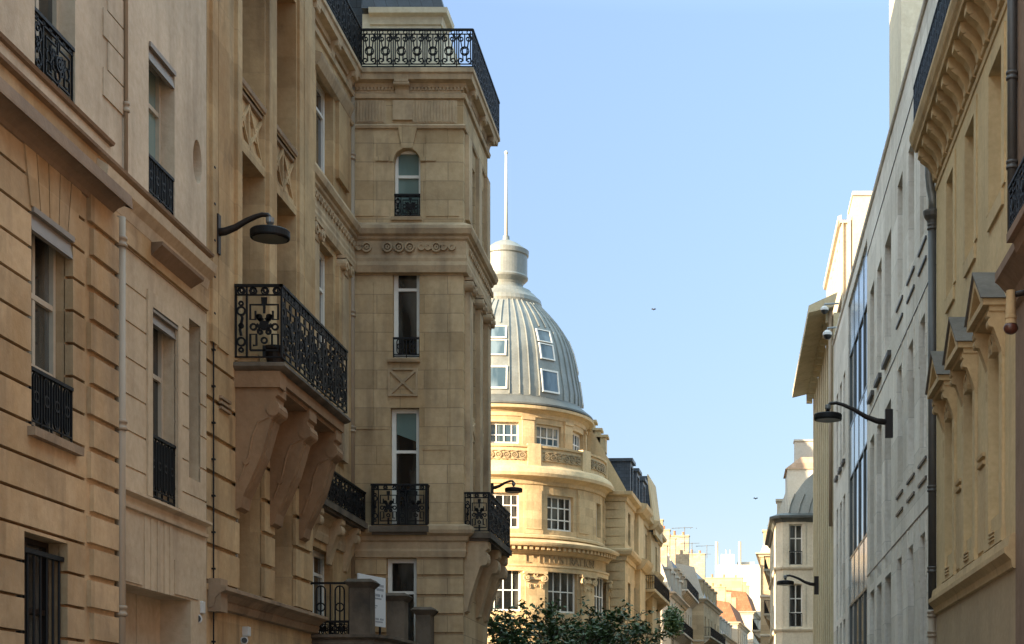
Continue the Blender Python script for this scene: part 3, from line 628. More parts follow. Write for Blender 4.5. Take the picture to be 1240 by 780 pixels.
# upper entablature with scroll
mb = MB(); z = H2-.95
mb.prof(FL, [(0,z),(.08,z+.05),(.1,z+.3),(.3,z+.5),(.5,z+.62),(.5,z+.9),(0,z+.95)], y20+.05, lu(372,XL+.4))
mb.tube([FL.p(lu(362,XL+.45),z-.1,.42),FL.p(lu(362,XL+.45)+.55,z-.1,.42)], .2, 14)
T.part('cornice', mb, M['loggia'])
mb = MB(); mb.box(FL, y20+.1, y21-.1, H2, H2+8.0, -9.5, -1.4); mb.prof(FL, [(-1.2,H2+7.95),(-2.6,H2+11.0),(-5,H2+12.0),(-9.5,H2+7.95)], y20+.1, y21-.1); T.part('attic', mb, M['zinc'])  # unseen attic and roof, made taller to shade the right row
# the big balcony
bx = Xat(342,28.6); pr = bx-XL; by0 = 28.6; by1 = Yat(421,bx)
mb = MB(); z = zfl
mb.sweep([(XL-.1,by0),(bx,by0),(bx,by1),(XL-.1,by1)], [(-.82,z-.02),(0,z-.02),(.05,z-.04),(.06,z-.10),(.02,z-.14),(-.04,z-.17),(-.82,z-.17)])
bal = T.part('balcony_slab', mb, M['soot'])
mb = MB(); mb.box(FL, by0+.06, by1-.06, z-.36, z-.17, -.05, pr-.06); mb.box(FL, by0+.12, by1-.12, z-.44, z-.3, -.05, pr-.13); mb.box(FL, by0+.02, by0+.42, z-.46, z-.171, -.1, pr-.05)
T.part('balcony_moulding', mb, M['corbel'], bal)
mb = MB(); E1 = Fr((XL,by0),(1,0),(0,-1)); E2 = Fr((bx,0),(0,1),(1,0)); E3 = Fr((XL,by1),(1,0),(0,1)); rz1 = Zat(344,by0)
railing(mb, E1, .02, pr, z+.06, rz1, -.02, 'ornate', .034, .03, cell=.84); railing(mb, E2, by0, by1, z+.06, rz1, -.02, 'ornate', .034, .03, cell=.98); railing(mb, E3, .02, pr, z+.06, rz1, -.02, 'ornate', .026, .03, cell=.84)
T.part('balcony_railing', mb, M['iron'], bal)
mb = MB(); mb.box(E1, .02, .40, z, z+.13, -.2, -.06); T.part('balcony_plinth', mb, M['loggia'], bal)
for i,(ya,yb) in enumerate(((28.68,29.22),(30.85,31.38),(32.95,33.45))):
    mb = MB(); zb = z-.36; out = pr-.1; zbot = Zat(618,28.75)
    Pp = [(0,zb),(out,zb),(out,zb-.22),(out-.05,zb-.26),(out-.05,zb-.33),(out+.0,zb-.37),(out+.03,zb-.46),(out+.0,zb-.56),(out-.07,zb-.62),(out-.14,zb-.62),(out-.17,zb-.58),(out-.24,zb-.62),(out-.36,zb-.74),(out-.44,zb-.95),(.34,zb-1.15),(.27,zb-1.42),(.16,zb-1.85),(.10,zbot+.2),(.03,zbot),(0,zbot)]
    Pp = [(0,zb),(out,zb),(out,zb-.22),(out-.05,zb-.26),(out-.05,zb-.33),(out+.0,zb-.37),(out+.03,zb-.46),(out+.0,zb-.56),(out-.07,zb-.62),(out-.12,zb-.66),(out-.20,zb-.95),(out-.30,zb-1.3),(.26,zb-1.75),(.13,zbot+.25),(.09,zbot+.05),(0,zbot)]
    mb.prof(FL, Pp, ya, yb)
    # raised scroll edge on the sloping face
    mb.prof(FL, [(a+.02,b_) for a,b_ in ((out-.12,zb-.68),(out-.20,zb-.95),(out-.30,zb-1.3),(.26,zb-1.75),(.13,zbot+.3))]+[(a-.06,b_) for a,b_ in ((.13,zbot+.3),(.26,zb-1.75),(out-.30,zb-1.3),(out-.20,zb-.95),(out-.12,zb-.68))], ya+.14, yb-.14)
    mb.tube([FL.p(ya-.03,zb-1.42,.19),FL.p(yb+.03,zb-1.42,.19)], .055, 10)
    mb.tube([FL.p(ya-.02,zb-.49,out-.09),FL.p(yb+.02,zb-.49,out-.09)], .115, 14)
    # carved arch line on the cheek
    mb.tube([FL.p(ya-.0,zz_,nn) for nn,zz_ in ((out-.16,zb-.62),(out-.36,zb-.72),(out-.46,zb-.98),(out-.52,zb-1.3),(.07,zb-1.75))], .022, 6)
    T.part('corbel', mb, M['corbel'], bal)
mb = MB()
for zz_ in (z-1.02,): 
    for k in range(3): mb.box(FL, lu(265), lu(277), zz_+k*.09, zz_+k*.09+.045, 0, .05)
T.part('triglyph', mb, M['moulding'])
# flower box on the balcony
mb = MB(); mb.lathe((-8.08,by0+.25), [(.01,z),(.15,z),(.19,z+.22),(.22,z+.25),(.22,z+.3),(.17,z+.3),(.01,z+.27)], 14)
single('planter', mb, M['brown_iron'], 'dark planter standing behind the near end of the balcony railing', 'planter', (-8.08,by0+.25,z))

# ---------------- corner building : set-back bay + projecting block
X2 = -9.1; Y0 = 39.2; XC = Xat(561,Y0); YC1 = Yat(590.3,XC); F2 = Fr((X2,0),(0,1),(1,0)); FC = Fr((0,Y0),(1,0),(0,-1)); FS = Fr((XC,0),(0,1),(1,0))
def CxU(x): return Xat(x,Y0)
def Cz(y): return Zat(y,Y0)
T = Thing('corner_building', 'grey limestone corner building with flat facade towards us, arched top window and iron roof balustrade', 'building', (X2,Y0,0))
HC = Cz(92)
ch = {'arch':(CxU(477),CxU(509),Cz(262),Cz(180)),'tall':(CxU(475.5),CxU(508),Cz(433),Cz(319)),'mid':(CxU(473),CxU(507.5),Cz(644),Cz(494)),'low':(CxU(468),CxU(504.5),Cz(784),Cz(676)),'ground':(CxU(468),CxU(504.5),.9,3.0)}
zled2 = Cz(646); 
mb = MB(); cl, cr = CxU(427), XC
wall(mb, FC, cl-.5, cr, zled2-.02, HC, list(ch.values()), -.5, 0)
gl = [Cz(y) for y in (697,721,744,767,790,813,836,859,882)]
rustic(mb, FC, cl-.5, cr, 0, zled2-.02, list(ch.values()), gl, gap=.055, deep=.05)
# pilaster strips and imposts
for (x0,x1,y0,y1,d) in ((430,452,165,262,.025),(452.5,471,165,262,.012),(516,556,165,262,.02),(430,452,342,520,.025),(452.5,470,342,520,.012),(512,545,342,545,.012),(545.5,560,342,640,.03),(430,452,548,645,.025)):
    mb.box(FC, CxU(x0), CxU(x1), Cz(y1), Cz(y0), -.02, d)
# impost mouldings at the arch
for (x0,x1) in ((455,471),(510,528)): mb.box(FC, CxU(x0), CxU(x1), Cz(195.5), Cz(190.5), -.02, .05)
# arch fill: facets between the square head and the round arch
a0, a1, az0, az1 = ch['arch']; ac = (a0+a1)/2; ar = (a1-a0)/2; azc = az1-ar
for i in range(12):
    t0 = math.pi*i/12; t1 = math.pi*(i+1)/12
    def sq(t):
        c, s_ = math.cos(t), math.sin(t); k = 1/max(abs(c),abs(s_)); return (ac+ar*c*k, azc+ar*s_*k)
    mb.prism(FC, [(ac+ar*.995*math.cos(t0),azc+ar*.995*math.sin(t0)),(ac+ar*.995*math.cos(t1),azc+ar*.995*math.sin(t1)),sq(t1),sq(t0)], -.4, 0)
    mb.prism(FC, [(ac+ar*1.02*math.cos(t0),azc+ar*1.02*math.sin(t0)),(ac+ar*1.02*math.cos(t1),azc+ar*1.02*math.sin(t1)),(ac+ar*1.28*math.cos(t1),azc+ar*1.28*math.sin(t1)),(ac+ar*1.28*math.cos(t0),azc+ar*1.28*math.sin(t0))], -.02, .04)
mb.prism(FC, [(CxU(487),azc+ar),(CxU(500),azc+ar),(CxU(506),Cz(152)),(CxU(482),Cz(152))], -.02, .06)
# side wall of the block, with recessed bays between pilasters
sb = ((40.1,41.0),(41.7,42.4))
sh = []
for a,b in sb: sh += [(a,b,Cz(262),Cz(178)),(a,b,Cz(490),Cz(345)),(a,b,Cz(640),Cz(520))]
wall(mb, FS, Y0+.5, YC1, 0, HC, sh, -.5, 0)
mb.box(FC, cl-.4, cr-.5, 0, HC, -4.0, -.55)
mb.box(FS, Y0+.6, YC1-.02, 0, HC, -2.2, -.52)
# unseen rear range beyond the block, added to block the sun
mb.box(F2, YC1-.05, 60, 0, HC, -10, -.4); mb.box(F2, 34.2, 60, HC-.05, 29.6, -12, -4.2)
T.part('wall', mb, M['corner'])
# set-back bay between the loggia building and the block
u2a, u2b = y21-.3, Y0+.02
z1a = Zat(215,36.5); 
hs = [(35.7,37.25,Zat(228,37.2),Zat(112,37.2)),(35.7,37.25,Zat(470,37.2),Zat(310,37.2)),(35.6,37.3,Zat(628,37.2)-.1,Zat(500,37.2)),(35.4,37.2,Zat(770,37.2),Zat(672,37.2))]
mb = MB(); wall(mb, F2, u2a, u2b, 0, HC, hs, -.45, 0)
for (a,b,y0,y1) in ((37.45,38.5,130,225),(37.45,38.5,330,470)): mb.box(F2, a, b, Zat(y1,38), Zat(y0,38), -.02, .09)
mb.box(F2, u2a, u2b, 0, HC, -10, -.5)
T.part('bay_wall', mb, M['loggia'], label='set back bay in the corner of the two facades')
for i,h in enumerate(hs): window(T, F2, *h, depth=.25, cols=2, trans=(.72,), fw=.12)
# windows of the front
w = window(T, FC, *ch['arch'], depth=.22, cols=1, trans=(.62,), gm='teal_glass', rail=Cz(234)-Cz(262), style='ornate', rail_n=-.06)
w = window(T, FC, *ch['tall'], depth=.22, cols=1, trans=(.74,), fw=.1, rail=Cz(408)-Cz(433), style='loops', rail_n=-.05)
w = window(T, FC, *ch['mid'], depth=.22, cols=1, trans=(.655,), fw=.1)
w = window(T, FC, *ch['low'], depth=.22, cols=1, trans=(.62,), fw=.1, gm='glass'); window(T, FC, *ch['ground'], depth=.22, cols=2)
for k,h in enumerate(sh): window(T, FS, *h, depth=.35, cols=1, trans=(.7,))
# blind behind the middle window
mb = MB(); h = ch['mid']; mb.prism(FC, [(h[0]+.11,Cz(499)),(h[1]-.1,Cz(499)),(h[1]-.1,Cz(533)),(h[0]+.11,Cz(524))], -.222, -.212); T.part('blind', mb, M['teal_glass'])
# crossed panel
mb = MB(); px0,px1,pz0,pz1 = CxU(470),CxU(506),Cz(480),Cz(446)
for q in ((px0,px1,pz0,pz0+.05),(px0,px1,pz1-.05,pz1),(px0,px0+.05,pz0+.05,pz1-.05),(px1-.05,px1,pz0+.05,pz1-.05)): mb.box(FC, *q, -.02, .05)
mb.bar(FC, [(px0+.05,pz0+.05),(px1-.05,pz1-.05)], .06, .02, .05); mb.bar(FC, [(px0+.05,pz1-.05),(px1-.05,pz0+.05)], .06, .022, .045)
T.part('crossed_panel', mb, M['corner_trim'])
for a,b in sb:
    mb = MB(); z0_,z1_ = Cz(518),Cz(494); mb.box(FS, a, b, z0_, z1_, -.3, -.02); mb.bar(FS, [(a+.04,z0_+.05),(b-.04,z1_-.05)], .06, .0, .05); mb.bar(FS, [(a+.04,z1_-.05),(b-.04,z0_+.05)], .06, .002, .045); T.part('parapet_panel', mb, M['corner_trim'])
mb = MB(); mb.prof(FC, [(-.1,Cz(439)),(.08,Cz(439)),(.1,Cz(436)),(.1,Cz(434.5)),(-.1,Cz(433))], CxU(470), CxU(509)); mb.cut(); mb.prof(FC, [(-.1,Cz(268)),(.06,Cz(267)),(.07,Cz(263)),(-.1,Cz(262))], CxU(474), CxU(511)); T.multi('window_sill', mb, M['corner_trim'])
# main paths round the building
pathC = [(X2,y21-.2),(X2,Y0),(cr,Y0),(cr,YC1),(X2,YC1)]
def CP(prof, name, mat='corner_trim', path=pathC):
    mb = MB(); mb.sweep(path[::-1] if False else path, prof); return T.part(name, mb, M[mat])
# path runs away from us then right then away : right-hand side is outward for the first leg (+X), for the second (towards us)
z = HC
CP([(-.3,z-.02),(.0,z-.30),(.06,z-.30),(.08,z-.2),(.24,z-.17),(.26,z-.05),(.30,z-.02),(.30,z+.07),(.27,z+.1),(-.3,z+.1)], 'cornice')
zf0, zf1 = Cz(151), Cz(120)
CP([(-.05,zf0-.12),(.05,zf0-.1),(.07,zf0-.04),(.04,zf0),(-.05,zf0)], 'string_course')
CP([(-.05,zf1-.02),(.06,zf1),(.08,zf1+.1),(.03,zf1+.13),(-.05,zf1+.13)], 'upper_moulding')
mb = MB()
for (x0,x1) in ((429,466),(500,552)):
    k = int((x1-x0)/3.6); mb.box(FC, CxU(x0)-.03, CxU(x1)+.03, zf0+.03, zf1-.03, -.02, .012)
    for i in range(k): u = CxU(x0)+(CxU(x1)-CxU(x0))*i/k; mb.box(FC, u, u+.045, zf0+.06, zf1-.05, -.02, .035)
mb.box(FC, cl+.02, cr-.05, zf1+.14, zf1+.31, -.02, .02)
for i in range(30): u = cl+.1+i*.088; mb.box(FC, u, u+.05, zf1+.2, zf1+.28, -.02, .06)
for i in range(44):
    u = Y0+.3+i*.09
    if u < YC1-.2: mb.box(FS, u, u+.05, zf1+.2, zf1+.28, -.02, .06)
T.part('frieze', mb, M['corner_trim'])
def console(mb, fr, u, w, zt, out=.24, h=.32):
    mb.cut()
    mb.prof(fr, [(0,zt),(out,zt),(out,zt-.05),(out-.03,zt-.1),(out-.09,zt-.14),(.1,zt-.2),(.08,zt-h),(0,zt-h-.03)], u-w/2, u+w/2); a = fr.p(u-w/2-.02,zt-.09,out-.06); b = fr.p(u+w/2+.02,zt-.09,out-.06); mb.tube([a,b], .055, 10)
mb = MB(); console(mb, FC, CxU(488), .34, HC-.17); mb.cut(); mb.box(FC, CxU(476), CxU(500), zf0+.1, zf1-.05, -.02, .06)
for u in (39.75,41.4,42.8): console(mb, FS, u, .3, HC-.17)
for u in (35.0,36.9,38.6): console(mb, F2, u, .3, HC-.17)
T.multi('cornice_console', mb, M['corner_trim'])
# middle entablature with rosettes
zm = Cz(283)
CP([(-.05,Cz(333)),(.10,Cz(331)),(.13,Cz(323)),(.10,Cz(318)),(.11,Cz(314)),(.09,Cz(310)),(.09,Cz(293)),(.14,Cz(291)),(.15,Cz(288)),(.22,Cz(286)),(.26,Cz(280)),(.24,Cz(276)),(.02,Cz(270)),(-.05,Cz(268))], 'entablature')
mb = MB()
for x in (438,447,472,486,499,513,521,531,540,550):
    r_ = .105 if x in (447,472,486,499,531) else .065
    u = CxU(x-1.5); zc_ = Cz(301); mb.cut(); mb.ring(FC, u, zc_, r_, .045, .12, .08, 14); mb.ring(FC, u, zc_, r_*.35, .04, .11, .06, 8)
for i in range(16): u = Y0+.35+i*.25; mb.cut(); mb.ring(FS, u, Cz(301), .07, .03, .11, .05, 10)
for i in range(18): u = 34.7+i*.25; mb.cut(); mb.ring(F2, u, Cz(301), .07, .03, .11, .05, 10)
T.multi('rosette', mb, M['corner_trim'])
# ionic pilasters on the side and in the set-back bay
def ionic(mb, fr, u, w, z0, z1, d):
    mb.cut()
    mb.box(fr, u-w/2, u+w/2, z0, z1-.05, -.02, d); mb.box(fr, u-w/2-.1, u+w/2+.1, z1-.07, z1, -.02, d+.1)
    for s_ in (-1,1):
        a = fr.p(u+s_*(w/2), z1-.2, .0); b = fr.p(u+s_*(w/2), z1-.2, d+.09); mb.tube([a,b], .14, 14); b2_ = fr.p(u+s_*(w/2), z1-.2, d+.12); mb.tube([b,b2_], .06, 10)
    mb.box(fr, u-w/2, u+w/2, z1-.2, z1-.07, -.02, d+.06); mb.tube([fr.p(u+s*w*.35,z1-.38,d) for s in (-1,-.5,0,.5,1)], .03, 6)
mb = MB()
for u in (39.72,41.35,42.75): ionic(mb, FS, u, .48, Cz(640), Cz(333), .12); mb.cut(); mb.box(FS, u-.25, u+.25, Cz(262), Cz(158), -.02, .1)
for u in (35.2,37.95): ionic(mb, F2, u, .55, Zat(560,38), Cz(333), .13)
T.multi('pilaster', mb, M['corner_trim'])
# pediment-like hood over the upper window of the bay
mb = MB(); mb.prof(F2, [(0,Zat(135,38)),(.1,Zat(133,38)),(.18,Zat(124,38)),(.2,Zat(120,38)),(0,Zat(117,38))], 35.4, 38.5); T.part('window_hood', mb, M['corner_trim'])
# big string course above the rusticated floor
z = zled2
CP([(-.05,Cz(676)),(.05,Cz(675)),(.08,Cz(668)),(.06,Cz(665)),(.07,Cz(657)),(.12,Cz(655)),(.14,Cz(650)),(.24,Cz(647)),(.26,Cz(643)),(.24,Cz(638)),(.04,Cz(635)),(-.05,Cz(635))], 'belt_course', 'corner_trim')
# balconies
def small_balcony(fr, u0,u1,z, out, h, corb, style='ornate', cell=.8, slab='soot'):
    mb = MB(); mb.box(fr, u0-.05, u1+.05, z-.14, z, -.05, out+.06); mb.box(fr, u0, u1, z-.2, z-.13, -.05, out)
    b = T.part('balcony', mb, M[slab]); r = MB(); railing(r, fr, u0, u1, z+.03, z+h, out, style, .026, .03, cell)
    for uu,sg in ((u0,1),(u1,-1)):
        e = Fr(fr.p(uu,0,0)[:2], fr.n, fr.u); railing(r, e, .02, out, z+.03, z+h, 0, style, .026, .03, cell)
    T.part('balcony_railing', r, M['iron'], b)
    for (a,c) in corb: q = MB(); scroll_console(q, fr, a, c, z-.2, z-.2-corb_h, out*.95); T.part('corbel', q, M['corner_trim'], b)
    return b
corb_h = .5
small_balcony(FC, CxU(453), CxU(519), Cz(639), .26, Cz(588)-Cz(639), (), cell=.66)
ox = Xat(592,39.3)-XC; corb_h = 1.75
small_balcony(FS, 39.3, 43.05, Zat(645,39.3), ox, Zat(596,39.3)-Zat(645,39.3), ((39.35,39.85),(41.2,41.7),(42.5,42.95)), cell=.7)
ox = .37; corb_h = 1.05
small_balcony(F2, 34.6, 38.85, Zat(634,38.9), ox, 7.55-Zat(634,38.9), ((34.7,35.0),(36.6,36.95),(38.2,38.5)), cell=.8)
# roof balustrade
z = HC+.1
mb = MB(); zt_ = Zat(35, Y0-.27)
railing(mb, Fr((X2+.27,0),(0,1),(1,0)), y21-.4, Y0-.27, z, zt_, 0, 'balustrade', .024, .03)
railing(mb, Fr((0,Y0-.27),(1,0),(0,-1)), X2+.27, cr+.27, z, zt_, 0, 'balustrade', .026, .03, cell=.39)
railing(mb, Fr((cr+.27,0),(0,1),(1,0)), Y0-.27, YC1+.25, z, zt_, 0, 'balustrade', .024, .03)
T.part('roof_balustrade', mb, M['iron'])
# attic storey and slate roof
mb = MB(); az = HC+.1; ya = Y0+1.9; ax = Xat(533,ya); az1_ = Zat(17,ya)
mb.sweep([(X2,ya),(ax,ya),(ax,YC1-1.2)], [(-.05,az1_-.3),(.04,az1_-.28),(.08,az1_-.1),(.2,az1_-.05),(.22,az1_+.08),(-.05,az1_+.12)])
wall(mb, Fr((0,ya),(1,0),(0,-1)), X2-.2, ax, az, az1_, (), -4.0, 0)
mb.box(Fr((0,ya),(1,0),(0,-1)), X2-.1, ax+.02, az+.55, az+.62, -.1, .03)
T.part('attic', mb, M['cream'])
mb = MB(); mb.sweep([(X2-.2,ya),(ax,ya),(ax,YC1-1.2)], [(.12,az1_+.1),(.1,az1_+.14),(-.7,az1_+2.6),(-1.2,az1_+2.9),(-1.3,az1_+.1)])
mb.box(Fr((0,ya),(1,0),(0,-1)), X2-8, ax-.9, az1_, az1_+2.7, -3.6, -.9); T.part('roof', mb, M['slate'])
Yp = Y0-.12; pipe(T, 425, Yp, Xat(426,Yp), 5.2, HC-.2, .075, collars=[Zat(y,Yp) for y in (190,380,520)])
mb = MB(); X_ = Xat(426,Yp); mb.tube([(X_,Yp,HC-.25),(X_-.02,Yp+.0,HC-.1),(X_+.05,Yp-.05,HC)], .07, 10); T.part('pipe_bend', mb, M['pipe'], smooth=True)
# ---------------- unseen plain building beyond it, added as a sun blocker, front turning away
gb = Vector((X2-.5,60)); ge = Vector((-12.9,84)); du = (ge-gb).normalized(); fg = Fr(gb,(du.x,du.y),(du.y,-du.x)); GL = (ge-gb).length; T = Thing('apartment_building','unseen plain limestone building with even windows, added behind grey corner building to block sun', 'building', (gb.x,gb.y,0))
gh = [(1.2+2.6*k,2.3+2.6*k,z_,z_+2.0) for k in range(9) for z_ in (1,4.6,8,11.4,14.6,18.2)]
mb = MB(); wall(mb, fg, 0, GL, 0, 22.5, gh); mb.box(fg, .1, GL, 0, 22.5, -8, -.5); T.part('wall', mb, M['tan'])
for h in gh: window(T, fg, *h, depth=.25, cols=2, trans=(.6,))
mb = MB(); mb.prof(fg, [(-.2,22.2),(.3,22.4),(.35,22.6),(-.2,22.7)], 0, GL); T.part('cornice', mb, M['corner_trim'])
mb = MB(); mb.prof(fg, [(-.1,22.6),(-1.2,25.9),(-4,28),(-7,25.9),(-8,22.6)], .1, GL); T.part('roof', mb, M['zinc'])
# ---------------- entrance terrace with stone piers
T = Thing('entrance_terrace', 'raised stone terrace with capped piers and iron railing below the corner building', 'terrace', (-8.2,36,0))
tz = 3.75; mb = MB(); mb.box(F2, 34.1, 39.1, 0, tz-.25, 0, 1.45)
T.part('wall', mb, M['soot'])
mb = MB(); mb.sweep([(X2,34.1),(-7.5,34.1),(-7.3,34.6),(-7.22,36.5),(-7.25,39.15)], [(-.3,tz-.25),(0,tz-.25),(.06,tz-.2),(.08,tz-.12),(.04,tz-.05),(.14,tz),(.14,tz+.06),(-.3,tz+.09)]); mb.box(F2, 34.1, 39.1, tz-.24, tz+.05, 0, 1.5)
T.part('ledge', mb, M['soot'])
def pier(x0,x1,ytop,Y):
    a, b = Xat(x0,Y), Xat(x1,Y); fr = Fr((0,Y),(1,0),(0,-1)); zt = Zat(ytop,Y); mb = MB(); dd = .5
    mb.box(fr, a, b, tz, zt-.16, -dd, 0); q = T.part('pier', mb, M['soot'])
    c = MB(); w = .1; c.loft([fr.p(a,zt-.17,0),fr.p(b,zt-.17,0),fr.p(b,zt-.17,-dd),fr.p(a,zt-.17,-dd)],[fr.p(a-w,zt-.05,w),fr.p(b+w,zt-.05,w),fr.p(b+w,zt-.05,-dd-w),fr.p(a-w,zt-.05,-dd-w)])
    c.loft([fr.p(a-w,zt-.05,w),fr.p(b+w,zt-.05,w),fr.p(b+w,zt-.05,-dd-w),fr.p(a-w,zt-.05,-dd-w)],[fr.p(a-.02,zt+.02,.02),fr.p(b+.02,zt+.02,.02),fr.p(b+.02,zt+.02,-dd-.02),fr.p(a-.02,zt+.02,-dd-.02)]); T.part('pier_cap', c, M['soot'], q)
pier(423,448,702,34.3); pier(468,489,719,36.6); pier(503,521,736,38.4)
mb = MB(); frr = Fr((0,34.35),(1,0),(0,-1)); railing(mb, frr, Xat(377,34.35), Xat(423,34.35), tz+.05, Zat(705,34.35), 0, 'loops', .028, .03, cell=.33); railing(mb, frr, Xat(377,34.35), Xat(423,34.35), tz+.05, tz+.38, 0, 'ornate', .022, .03, cell=.4)
T.part('railing', mb, M['iron'])
# notice board
bA = Vector((Xat(434,34.95),34.95)); bB = Vector((Xat(467,36.1),36.1)); bd = (bB-bA).normalized(); bxp = bA.x; fb = Fr(bA,(bd.x,bd.y),(bd.y,-bd.x)); b0, b1_ = 0, (bB-bA).length; zb0 = 4.1; zb1 = Zat(694,34.95)
T = Thing('notice_board', 'white notice board with rows of grey print standing between the terrace piers', 'sign', (bxp,35.5,tz))
mb = MB(); mb.box(fb, b0, b1_, zb0, zb1, -.03, 0); T.part('board', mb, M['board'])
mb = MB(); mb.box(fb, b0+.2, b0+.26, tz, zb0, -.03, 0); mb.box(fb, b1_-.26, b1_-.2, tz, zb0, -.03, 0); T.part('post', mb, M['iron'])
ink = MB(); hh = zb1-zb0
for (zz_, h_, segs) in ((.80,.05,((.50,.93),)),(.72,.05,((.50,.62),(.66,.93))),(.60,.055,((.45,.58),(.62,.80),(.84,.9))),(.545,.03,((.45,.85),)),(.40,.025,((.5,.7),)),(.36,.02,((.5,.66),)),(.13,.04,((.62,.75),(.79,.93))),(.08,.03,((.62,.9),))):
    for a,b in segs:
        k = max(2,int((b-a)*26)); 
        for i in range(k):
            u = b0+(a+(b-a)*i/k)*(b1_-b0); ink.box(fb, u, u+(b-a)*(b1_-b0)/k*.62, zb0+zz_*hh, zb0+(zz_+h_)*hh, 0, .004)
T.part('print', ink, M['ink'])
ink = MB(); ink.box(fb, b0+.36*(b1_-b0), b0+.58*(b1_-b0), zb0+.08*hh, zb0+.2*hh, 0, .004); T.part('green_panel', ink, M['green_ink'])
# ================================================================== DOMED CORNER BUILDING
DC = (Xat(613,100),100.0)
T = Thing('domed_building', 'golden stone building with round corner turret under a ribbed grey zinc dome', 'building', (DC[0],DC[1],0))
def dz(y, Y=94.5): return Zat(y,Y)
def dr(x): return abs(x-613)*100/F0
# heights
hG=8.2; w1=(dz(740,93.8),dz(688,93.8)); arch0=dz(690,93.4); fr0=dz(682,93.4); fr1=dz(669,93.4); cor=dz(655,92.7)
w2=(dz(640,94.2),dz(597,94.2)); ben=dz(646,94.1); top2=dz(583,94); par0=dz(560,93.7); par1=dz(537,93.7); w3=(dz(537,95.3),dz(511,95.3)); top3=dz(493,94.8)
R1,R2,R3 = 6.3,6.05,4.85
WA = [-96,-62,-28,6,40,74]
def pole(t0,t1,z0,z1,rr,holes,r0=.6,mat='dome_stone',name='turret_wall'):
    mb = MB()
    for a,b,c,d in cells(t0,t1,z0,z1,holes): mb.pbox(DC,a,b,c,d,rr-r0,rr,4)
    return T.part(name, mb, M[mat])
hw1, hw2, hw3 = 9.4, 8.8, 10.6
h1 = [(a-hw1,a+hw1,*w1) for a in WA]+[(a-hw1,a+hw1,2.2,6.6) for a in WA]
h2 = [(a-hw2,a+hw2,*w2) for a in WA if a != 74]+[(72,80,*w2)]
h3 = [(a-hw3,a+hw3,*w3) for a in WA]
pole(-125,82,0,cor,R1,h1); pole(-125,95,cor,par0-.3,R2,h2); pole(-180,180,par0-.3,top3,R3,h3)
def twin(a,z0,z1,rr,hw,cols,trans,gm='glass',depth=.32):
    c = (DC[0]+rr*math.sin(R(a)), DC[1]-rr*math.cos(R(a))); fr = Fr(c,(math.cos(R(a)),math.sin(R(a))),(math.sin(R(a)),-math.cos(R(a)))); w = rr*math.sin(R(hw))
    sag = rr-rr*math.cos(R(hw)); window(T, fr, -w, w, z0, z1, depth=depth+sag*.5, cols=cols, trans=trans, fw=.13, gm=gm)
for i,a in enumerate(WA):
    twin(a,*w1,R1,hw1,4 if i else 2,(.5,)); twin(a,2.2,6.6,R1,hw1,3,(.6,))
    if a != 74: twin(a,*w2,R2,hw2,4,(.32,.66))
    twin(a,*w3,R3,hw3,4,(.42,), gm='sky_glass')
twin(76,*w2,R2,4,2,(.5,))
# mouldings as turned rings
def ringp(name, prof, t0=-125, t1=85, mat='dome_trim', seg=72):
    mb = MB(); mb.lathe(DC, prof, seg, R(t0), R(t1), close=True); return T.part(name, mb, M[mat], smooth=False)
ringp('architrave', [(R1-.1,arch0),(R1+.10,arch0),(R1+.12,arch0+.22),(R1+.17,fr0-.1),(R1+.17,fr0),(R1-.1,fr0)])
ringp('cornice', [(R1-.2,fr1),(R1+.12,fr1),(R1+.2,fr1+.12),(R1+.28,fr1+.18),(R1+.28,fr1+.38),(R1+.75,fr1+.42),(R1+.80,fr1+.52),(R1+.82,fr1+.62),(R1+.6,fr1+.74),(R2-.1,fr1+.95)])
mb = MB()
for i in range(70):
    a = -120+i*2.9; mb.pbox(DC,a,a+1.5,fr1+.2,fr1+.4,R1+.2,R1+.62,3)
T.part('dentil', mb, M['dome_trim'])
ringp('sill_course', [(R2-.1,ben-.25),(R2+.16,ben-.2),(R2+.16,ben-.06),(R2+.08,ben),(R2-.1,ben+.04)], t1=92)
ringp('upper_cornice', [(R2-.1,top2-.15),(R2+.1,top2-.1),(R2+.15,top2+.1),(R2+.35,top2+.25),(R2+.62,top2+.32),(R2+.66,top2+.5),(R2+.62,top2+.6),(R2+.5,par0-.25),(R2+.45,par0-.2),(R2+.3,par0-.1),(R2-.5,par0-.1)], t1=95)
RP = 6.2
ringp('parapet', [(RP-.3,par0-.2),(RP,par0-.2),(RP,par0-.06),(RP-.06,par0),(RP-.06,par1-.14),(RP+.04,par1-.12),(RP+.06,par1),(RP-.3,par1)], t1=98)
mb = MB()
for i in range(8):
    a = -117+35*i; mb.cut()
    if a < 98: mb.pbox(DC,a-3.6,a+3.6,par0-.22,par1+.1,RP-.35,RP+.07,3)
T.multi('parapet_post', mb, M['dome_trim'])
mb = MB()
for i in range(7):
    mb.cut()
    a0_ = -117+35*i+5.5
    for k in range(6):
        a = a0_+k*4.3+1.5
        if a > 96: break
        c = (DC[0]+(RP-.05)*math.sin(R(a)), DC[1]-(RP-.05)*math.cos(R(a))); fr = Fr(c,(math.cos(R(a)),math.sin(R(a))),(math.sin(R(a)),-math.cos(R(a)))); zc_ = (par0+par1)/2-.05
        mb.ring(fr,0,zc_,.17,.07,.03,.07,10); mb.ring(fr,0,zc_,.06,.06,.03,.08,6); mb.bar(fr,[(-.23,zc_-.24),(-.05,zc_-.26),(.1,zc_-.22),(.22,zc_-.26)],.06,.03,.06); mb.bar(fr,[(.24,zc_+.26),(.1,zc_+.22),(-.1,zc_+.26),(-.22,zc_+.24)],.06,.03,.06)
T.multi('parapet_ornament', mb, M['relief'])
